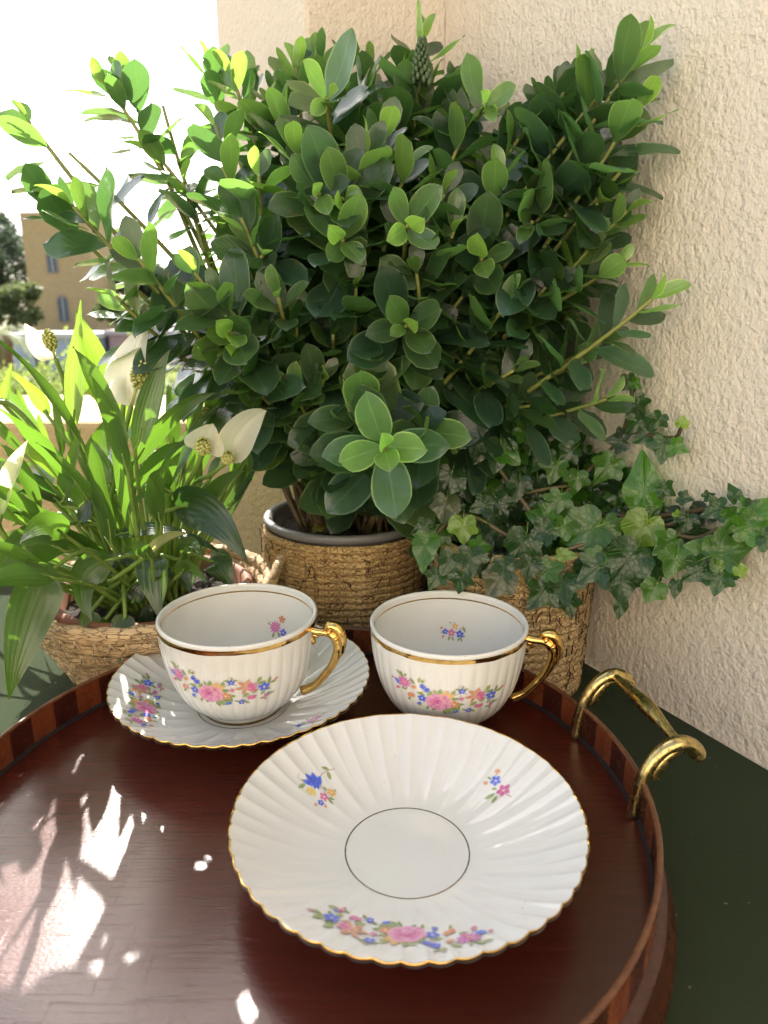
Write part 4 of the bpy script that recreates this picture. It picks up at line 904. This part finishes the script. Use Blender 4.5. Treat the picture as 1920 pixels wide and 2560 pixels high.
def lily_leaf(bu, bv, tu, tv, w_, Yb, Yt_=None, tone='m', bend=(0, 0, 0), roll=0.0, fold=.3, prof='lance', pet=True, label=None, wave=.05):
    Yt_ = Yb if Yt_ is None else Yt_
    B_ = L3(bu, bv, Yb); T_ = L3(tu, tv, Yt_); wm = w_ * K3 / FPX * (Yb + .04) * .92
    root = lb + Vector((rl.uniform(-.028, .028), rl.uniform(-.028, .028), 0))
    petp = None
    if pet:
        mid = root.lerp(B_, .55) + Vector((0, 0, .25 * abs((B_ - root).length) * (1 if B_.z - root.z < .10 else .15))); petp = [root, mid]
    mm = blade(B_, T_, wm, bend, roll, fold, 12, 6, prof, wave, 0, petp, .0017, seed=rl.uniform(0, 6))
    mm.v = [tuple(Vector(v) - lb) for v in mm.v]
    o = mm.build('leaf', [M['lily'], M['stalk']], lily)
    c = {'m': (.042, .085, .022), 'd': (.022, .052, .020), 'l': (.085, .14, .030), 'x': (.062, .11, .027)}[tone]; k = rl.uniform(.85, 1.15); o.color = (c[0] * k, c[1] * k, c[2] * k, 1)  # palest tone puts the sunlight on the lit leaves into their colour
    if label: o['label'] = label
    return o
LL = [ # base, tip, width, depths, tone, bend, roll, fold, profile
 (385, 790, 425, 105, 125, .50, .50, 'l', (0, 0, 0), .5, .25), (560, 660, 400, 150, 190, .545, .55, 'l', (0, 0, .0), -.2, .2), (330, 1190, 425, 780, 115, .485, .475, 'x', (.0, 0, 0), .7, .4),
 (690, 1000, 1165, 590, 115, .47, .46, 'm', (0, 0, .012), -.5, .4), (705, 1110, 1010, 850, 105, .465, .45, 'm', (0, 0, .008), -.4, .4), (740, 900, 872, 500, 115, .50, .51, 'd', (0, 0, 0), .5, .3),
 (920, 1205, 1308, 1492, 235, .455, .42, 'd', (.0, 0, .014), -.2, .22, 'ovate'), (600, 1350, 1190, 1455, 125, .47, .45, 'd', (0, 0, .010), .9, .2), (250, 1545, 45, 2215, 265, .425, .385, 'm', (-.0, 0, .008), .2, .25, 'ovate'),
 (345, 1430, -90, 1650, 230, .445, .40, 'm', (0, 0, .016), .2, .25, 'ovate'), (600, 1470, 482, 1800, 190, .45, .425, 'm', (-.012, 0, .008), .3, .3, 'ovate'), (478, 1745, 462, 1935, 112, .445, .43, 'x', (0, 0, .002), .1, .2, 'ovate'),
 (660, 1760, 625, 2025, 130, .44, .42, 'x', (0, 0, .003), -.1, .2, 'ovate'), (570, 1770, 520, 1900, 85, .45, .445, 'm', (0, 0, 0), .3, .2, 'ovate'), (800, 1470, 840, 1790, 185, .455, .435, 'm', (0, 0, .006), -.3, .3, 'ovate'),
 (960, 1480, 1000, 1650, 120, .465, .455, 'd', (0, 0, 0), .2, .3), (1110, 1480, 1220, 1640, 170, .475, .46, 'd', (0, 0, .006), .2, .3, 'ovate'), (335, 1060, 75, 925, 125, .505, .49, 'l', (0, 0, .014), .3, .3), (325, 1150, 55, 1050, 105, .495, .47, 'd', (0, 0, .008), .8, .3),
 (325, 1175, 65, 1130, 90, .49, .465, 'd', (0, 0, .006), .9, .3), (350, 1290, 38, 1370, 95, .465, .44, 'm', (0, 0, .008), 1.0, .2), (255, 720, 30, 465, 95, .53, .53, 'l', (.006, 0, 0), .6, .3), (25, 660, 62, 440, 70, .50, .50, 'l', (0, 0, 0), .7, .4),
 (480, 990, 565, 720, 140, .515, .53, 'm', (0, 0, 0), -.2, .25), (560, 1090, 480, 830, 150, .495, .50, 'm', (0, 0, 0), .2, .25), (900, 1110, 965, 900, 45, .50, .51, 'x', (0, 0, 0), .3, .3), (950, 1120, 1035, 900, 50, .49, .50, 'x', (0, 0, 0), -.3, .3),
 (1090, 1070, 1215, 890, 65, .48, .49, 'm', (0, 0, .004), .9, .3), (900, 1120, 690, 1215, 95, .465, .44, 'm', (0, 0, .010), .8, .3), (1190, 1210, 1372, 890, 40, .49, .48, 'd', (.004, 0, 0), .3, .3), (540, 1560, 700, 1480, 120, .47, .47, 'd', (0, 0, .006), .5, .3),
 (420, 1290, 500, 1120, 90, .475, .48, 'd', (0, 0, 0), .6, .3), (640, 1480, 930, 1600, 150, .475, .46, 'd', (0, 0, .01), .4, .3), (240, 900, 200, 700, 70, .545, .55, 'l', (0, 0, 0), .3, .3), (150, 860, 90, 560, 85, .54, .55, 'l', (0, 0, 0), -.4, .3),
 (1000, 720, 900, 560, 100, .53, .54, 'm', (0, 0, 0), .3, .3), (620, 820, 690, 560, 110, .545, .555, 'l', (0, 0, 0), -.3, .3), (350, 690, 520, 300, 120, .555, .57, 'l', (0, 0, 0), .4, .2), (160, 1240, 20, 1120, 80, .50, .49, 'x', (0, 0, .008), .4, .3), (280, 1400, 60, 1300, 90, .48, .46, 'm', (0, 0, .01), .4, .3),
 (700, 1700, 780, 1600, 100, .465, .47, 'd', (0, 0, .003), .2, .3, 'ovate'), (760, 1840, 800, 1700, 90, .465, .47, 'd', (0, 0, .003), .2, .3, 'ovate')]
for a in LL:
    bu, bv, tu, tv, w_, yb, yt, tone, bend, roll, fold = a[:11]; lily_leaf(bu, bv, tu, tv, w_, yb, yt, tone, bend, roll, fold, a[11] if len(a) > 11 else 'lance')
for k in range(120):   # inner leaves
    a = rl.uniform(0, 2 * math.pi); rr2 = rl.uniform(.02, .115); root = lb + Vector((math.cos(a) * .03 * rl.random(), math.sin(a) * .03 * rl.random(), 0))
    el = rl.uniform(.2, 1.45); d = Vector((math.cos(a) * math.cos(el), math.sin(a) * math.cos(el), math.sin(el))); b_ = root + d * rl.uniform(.05, .14); t_ = b_ + (d + Vector((0, 0, -.55 + .2 * el)) + Vector((rl.uniform(-.3, .3), rl.uniform(-.3, .3), 0))).normalized() * rl.uniform(.055, .09)
    if t_.z < ZC + .02 or not ok(t_) or (t_ - CAM).length < .36 or t_.y > .76: continue
    x_, y_, _ = pix(t_)
    if y_ > 1500 or (x_ > 640 and y_ > 1150): continue
    mm = blade(b_, t_, rl.uniform(.009, .018), (0, 0, .008), rl.uniform(-1, 1), .3, 10, 4, 'lance', .06, 0, [root, root.lerp(b_, .5) + Vector((0, 0, .005))], .0015, seed=k)
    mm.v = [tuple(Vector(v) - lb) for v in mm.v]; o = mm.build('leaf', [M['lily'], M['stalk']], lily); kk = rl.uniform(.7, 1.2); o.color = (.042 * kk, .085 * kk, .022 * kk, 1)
def flower(bu, bv, tu, tv, w_, Y, spu, spv, stalk, col=(.62, .64, .50), roll=0.0, fold=.5, bend=(0, 0, 0), spr=.0058, label=None, Yt_=None, prof='spathe'):
    mm = blade(L3(bu, bv, Y), L3(tu, tv, Yt_ or Y), w_ * K3 / FPX * (Y + .03), bend, roll, fold, 12, 8, prof, .06, 0, None, cup=.18, seed=bu)
    mm.v = [tuple(Vector(v) - lb) for v in mm.v]
    f = mm.build('flower', [M['spathe']], lily); f.color = (*col, 1)
    if label: f['label'] = label
    q = MB(); pts = [Vector(p) for p in stalk] + [L3(bu, bv, Y)]; q.sweep(spline(pts, 18), .0016, 6); q.v = [tuple(Vector(v) - lb) for v in q.v]; q.build('stalk', M['stalk'], f)
    if spu is not None:
        c = L3(spu, spv, Y - .006); b_ = L3(bu, bv, Y); ax = (c - b_).normalized(); q = MB(); q.sweep([b_, c], .0011, 6)
        e = ax.orthogonal().normalized(); e2 = ax.cross(e)
        rows = 9
        for i in range(rows):
            t = (i + .5) / rows; z = (t - .5) * 2 * spr * 1.7; rr2 = spr * math.sqrt(max(.05, 1 - (2 * t - 1) ** 2)); n_ = max(4, int(9 * rr2 / spr))
            for k in range(n_):
                a = 2 * math.pi * (k + .5 * (i % 2)) / n_; d = e * math.cos(a) + e2 * math.sin(a); p = c + ax * z + d * rr2 * .75; p2 = c + ax * z + d * rr2 * 1.12
                q.sweep([p, p2], [.0016, .0003], 5)
        q.ball(c, spr * .8, 10, 8, 0, (1, 1, 1.2)); q.v = [tuple(Vector(v) - lb) for v in q.v]; q.build('spadix', M['spadix'], f)
S = lambda *p: L3(*p)
root = lambda dx=0, dy=0: lb + Vector((dx, dy, 0))
flower(690, 665, 775, 235, 200, .465, 740, 495, [root(.0, 0), S(590, 1300, .50), S(640, 900, .475)], (.80, .81, .78), .25, .55, (-.004, 0, 0), label='drooping white spathe with a brown edge')
flower(650, 640, 600, 420, 110, .475, 638, 560, [root(.005, .01), S(600, 1200, .51), S(636, 850, .485)], (.78, .79, .75), -.5, .5, spr=.0046)
flower(292, 412, 130, 228, 110, .505, 262, 318, [root(-.01, .01), S(400, 900, .53), S(340, 560, .515)], (.70, .70, .62), .4, .6, spr=.0045, label='sunlit white spathe pointing left')
flower(2, 1235, 150, 838, 120, .425, None, None, [root(-.02, 0), S(180, 1500, .47), S(10, 1320, .43)], (.62, .67, .46), .7, .5)
flower(1072, 905, 1120, 755, 200, .445, 1070, 876, [root(.015, 0), S(930, 1220, .48), S(1030, 1000, .452)], (.75, .76, .68), .1, .35, (0, 0, .0), .0048, 'rounded cream spathe facing the camera')
flower(1195, 960, 1405, 690, 175, .45, 1200, 935, [root(.02, 0), S(990, 1150, .48), S(1120, 1020, .455)], (.75, .76, .66), .1, .3, (0, 0, .006), .0040)
flower(1062, 740, 1085, 500, 105, .51, 1085, 715, [root(.02, .02), S(1050, 1150, .53), S(1055, 900, .515)], (.36, .40, .26), .2, .5)  # spathe at the back: its shade is put into a duller base colour
flower(775, 1450, 1005, 1335, 62, .44, None, None, [S(575, 1590, .455), S(680, 1520, .447)], (.42, .46, .20), .4, .7, (0, 0, .004), prof='lance')
# long bare stalk that arches out to the left
q = MB(); q.sweep(spline([root(0, -.01), S(400, 1560, .455), S(180, 1470, .435), S(40, 1370, .425), S(-60, 1230, .42)], 24), .0017, 7); q.v = [tuple(Vector(v) - lb) for v in q.v]; q.build('stalk', M['stalk'], lily)
q = MB(); q.sweep(spline([root(0, .02), S(330, 1000, .50), S(180, 780, .49), S(60, 660, .485), S(-20, 640, .48)], 24), .0019, 7); q.v = [tuple(Vector(v) - lb) for v in q.v]; q.build('stalk', M['stalk'], lily)

# ------------------------------------------------------------------ ivy
def ivy_unit(kind, seed):
    r = random.Random(seed)
    # half outline (x >= 0), base notch at (0, .22), tip at (0, 1)
    H_ = {'five': [(0, .22), (.05, .12), (.16, .05), (.30, .08), (.36, .18), (.33, .28), (.44, .34), (.52, .46), (.46, .55), (.30, .58), (.22, .66), (.14, .82), (.05, .95), (0, 1)],
          'long': [(0, .22), (.06, .12), (.17, .08), (.26, .16), (.28, .28), (.30, .40), (.27, .52), (.22, .64), (.17, .74), (.11, .85), (.05, .95), (0, 1)],
          'round': [(0, .22), (.06, .10), (.20, .04), (.36, .10), (.44, .24), (.43, .38), (.46, .50), (.40, .62), (.27, .68), (.20, .78), (.11, .90), (.04, .97), (0, 1)]}[kind]
    H_ = [(x * r.uniform(.92, 1.08), y) for x, y in H_]
    out = H_ + [(-x * r.uniform(.92, 1.06), y) for x, y in H_[-2:0:-1]]
    c = (0, .42); mm = MB(); rings = (0, .5, 1.0); vs = []; uv = []
    for k in rings[1:]:
        for x, y in out:
            X = c[0] + (x - c[0]) * k; Y_ = c[1] + (y - c[1]) * k; z = .10 * k * k * math.sin(4.2 * math.atan2(y - c[1], x) + seed) * .6 - .22 * (Y_ - .3) ** 2 + abs(X) * .16
            vs.append((X, Y_ - .22, z)); uv.append((X + .5, Y_))
    n = len(out); vs.append((0, .20, -.02)); uv.append((.5, .42))
    fs = [(2 * n, i, (i + 1) % n) for i in range(n)] + [(i, n + i, n + (i + 1) % n, (i + 1) % n) for i in range(n)]
    mm.add(vs, fs, 0, uv)
    mm.sweep([(0, .0, -.005), (0, -.12, -.05), (.02, -.32, -.18)], [.014, .012, .012], 4, 1); return mm.mesh('leaf', [M['ivy'], M['stalk']])
IV = {k: [ivy_unit(k, s_) for s_ in range(3)] for k in ('five', 'long', 'round')}
ivb = IP + Vector((0, 0, IPH - .006))
ivy = empty('ivy_plant', tuple(ivb), 'trailing ivy with lobed veined leaves in the planter by the wall', 'plant')
K5 = .5546
def I5(u, v, Y): return at(1000 + u * K5, 900 + v * K5, Y)
def ivyY(u, v):
    # the mound leans to the camera low down and follows the wall on the right
    Y = .428 + max(0, (930 - v)) * .00013 - max(0, (560 - v)) * .00007 - max(0, u - 900) * .000085 - max(0, 420 - u) * .00000
    for _ in range(40):
        if wallgap(I5(u, v, Y)) > .016: break
        Y -= .006
    return Y
ri = random.Random(31)
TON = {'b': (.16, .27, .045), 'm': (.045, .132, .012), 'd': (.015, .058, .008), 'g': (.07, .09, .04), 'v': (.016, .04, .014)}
def ivy_leaf(u, v, size, ang, tone, kind='five', tilt=.35, dY=0.0):
    Y = ivyY(u, v) + dY; c = I5(u, v, Y); f = (CAM - c).normalized(); f = (f + Vector((ri.uniform(-1, 1), ri.uniform(-.4, .4), ri.uniform(-.6, 1.0))) * tilt).normalized()
    rt = Vector((1, 0, 0)); rt = (rt - f * rt.dot(f)).normalized(); upv = f.cross(rt); dr = rt * math.cos(R(ang)) + upv * math.sin(R(ang)); sx = dr.cross(f)
    s_ = size * K5 / FPX * (c - CAM).length * 1.08
    p = c - dr * s_ * .40
    if not ok(p + dr * s_ * .7, .003): p = p + WN * .01
    if not ok(p + dr * s_ * .7, .002): return
    o = bpy.data.objects.new('leaf', ri.choice(IV[kind])); C.objects.link(o); o.parent = ivy; m_ = Matrix.Identity(4)
    wf = ri.uniform(.88, 1.08)
    for r_ in range(3): m_[r_][0] = sx[r_] * s_ * wf; m_[r_][1] = dr[r_] * s_; m_[r_][2] = f[r_] * s_; m_[r_][3] = p[r_] - ivb[r_]
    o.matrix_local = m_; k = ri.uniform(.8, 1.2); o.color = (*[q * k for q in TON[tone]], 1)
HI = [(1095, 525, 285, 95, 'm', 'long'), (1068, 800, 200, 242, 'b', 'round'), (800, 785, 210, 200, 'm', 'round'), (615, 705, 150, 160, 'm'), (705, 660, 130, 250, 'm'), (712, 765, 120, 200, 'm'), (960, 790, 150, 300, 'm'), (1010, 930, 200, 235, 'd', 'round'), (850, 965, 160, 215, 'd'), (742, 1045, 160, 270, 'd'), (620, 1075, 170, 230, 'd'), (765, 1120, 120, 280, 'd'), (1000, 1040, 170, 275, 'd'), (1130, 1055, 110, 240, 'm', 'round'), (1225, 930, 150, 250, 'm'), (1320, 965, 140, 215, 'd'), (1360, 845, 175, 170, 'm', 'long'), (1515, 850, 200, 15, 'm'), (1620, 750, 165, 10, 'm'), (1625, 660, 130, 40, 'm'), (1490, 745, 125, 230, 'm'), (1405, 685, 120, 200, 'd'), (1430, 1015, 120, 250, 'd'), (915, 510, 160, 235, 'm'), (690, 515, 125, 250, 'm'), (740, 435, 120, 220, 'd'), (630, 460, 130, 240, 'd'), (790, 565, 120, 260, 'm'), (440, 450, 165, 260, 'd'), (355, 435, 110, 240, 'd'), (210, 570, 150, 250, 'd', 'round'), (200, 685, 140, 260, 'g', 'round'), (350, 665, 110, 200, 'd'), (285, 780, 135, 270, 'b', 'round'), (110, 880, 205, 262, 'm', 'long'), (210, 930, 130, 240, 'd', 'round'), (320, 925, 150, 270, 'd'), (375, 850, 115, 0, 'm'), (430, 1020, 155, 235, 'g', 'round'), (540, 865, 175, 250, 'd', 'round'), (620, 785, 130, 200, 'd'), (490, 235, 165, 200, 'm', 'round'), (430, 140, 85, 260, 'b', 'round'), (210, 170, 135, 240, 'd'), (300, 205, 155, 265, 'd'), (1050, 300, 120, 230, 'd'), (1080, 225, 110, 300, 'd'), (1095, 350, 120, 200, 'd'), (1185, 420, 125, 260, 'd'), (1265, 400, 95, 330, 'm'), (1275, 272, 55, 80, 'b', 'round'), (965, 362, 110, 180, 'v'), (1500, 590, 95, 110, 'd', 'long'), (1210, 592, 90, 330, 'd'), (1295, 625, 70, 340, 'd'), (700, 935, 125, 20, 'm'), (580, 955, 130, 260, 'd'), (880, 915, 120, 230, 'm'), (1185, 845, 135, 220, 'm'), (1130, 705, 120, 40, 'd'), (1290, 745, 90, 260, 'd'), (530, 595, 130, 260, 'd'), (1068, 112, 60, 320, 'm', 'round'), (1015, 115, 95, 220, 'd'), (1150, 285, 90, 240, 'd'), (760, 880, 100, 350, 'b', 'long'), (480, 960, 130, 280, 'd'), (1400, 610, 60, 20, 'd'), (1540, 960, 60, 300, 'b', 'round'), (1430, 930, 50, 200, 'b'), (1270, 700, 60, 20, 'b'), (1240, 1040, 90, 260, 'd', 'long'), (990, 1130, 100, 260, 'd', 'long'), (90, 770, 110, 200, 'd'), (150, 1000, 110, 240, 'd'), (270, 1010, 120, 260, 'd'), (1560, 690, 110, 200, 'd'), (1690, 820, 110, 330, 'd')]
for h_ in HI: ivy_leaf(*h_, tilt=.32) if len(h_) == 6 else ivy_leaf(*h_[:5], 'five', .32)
for k in range(228):
    if k < 165: u, v = ri.uniform(100, 1080), ri.uniform(380, 1030)
    elif k < 200: u, v = ri.uniform(80, 760), ri.uniform(20, 440)
    else: u, v = ri.uniform(1050, 1560), ri.uniform(690, 960)
    if u > 830 and v < 480: continue
    if u > 860 and v > 985: continue
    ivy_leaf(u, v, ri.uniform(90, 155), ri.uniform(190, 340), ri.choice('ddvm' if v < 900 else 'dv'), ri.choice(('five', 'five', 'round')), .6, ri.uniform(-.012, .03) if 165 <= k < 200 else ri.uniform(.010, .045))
tw = MB(); J = lambda *q: I5(q[0], q[1], ivyY(q[0], q[1]) + .006)
for path in ([(700, 760), (880, 755), (1000, 715), (1080, 665)], [(700, 870), (1000, 780), (1150, 752), (1230, 735), (1270, 700)], [(900, 700), (1200, 700), (1400, 670), (1520, 680), (1640, 700)], [(850, 880), (1100, 880), (1330, 860), (1430, 930), (1540, 945)], [(700, 640), (900, 450), (1040, 330), (1150, 345), (1240, 350), (1270, 300)], [(500, 800), (300, 700), (160, 790), (140, 930)], [(600, 700), (420, 450), (300, 250), (240, 130)], [(700, 900), (620, 980), (700, 960), (770, 930)], [(1000, 690), (1300, 800), (1450, 760), (1560, 800)], [(560, 600), (700, 575), (850, 560)], [(1000, 350), (1040, 200), (1050, 100)]):
    tw.sweep(spline([J(*q) for q in path], 24), .0014, 6)
tw.v = [tuple(Vector(v) - ivb) for v in tw.v]
tw.build('vine', M['brown_stem'], ivy)
print('leaves', len(leaves), 'objects', len(bpy.data.objects), 'tris', sum(len(p.vertices) - 2 for me in bpy.data.meshes for p in me.polygons))
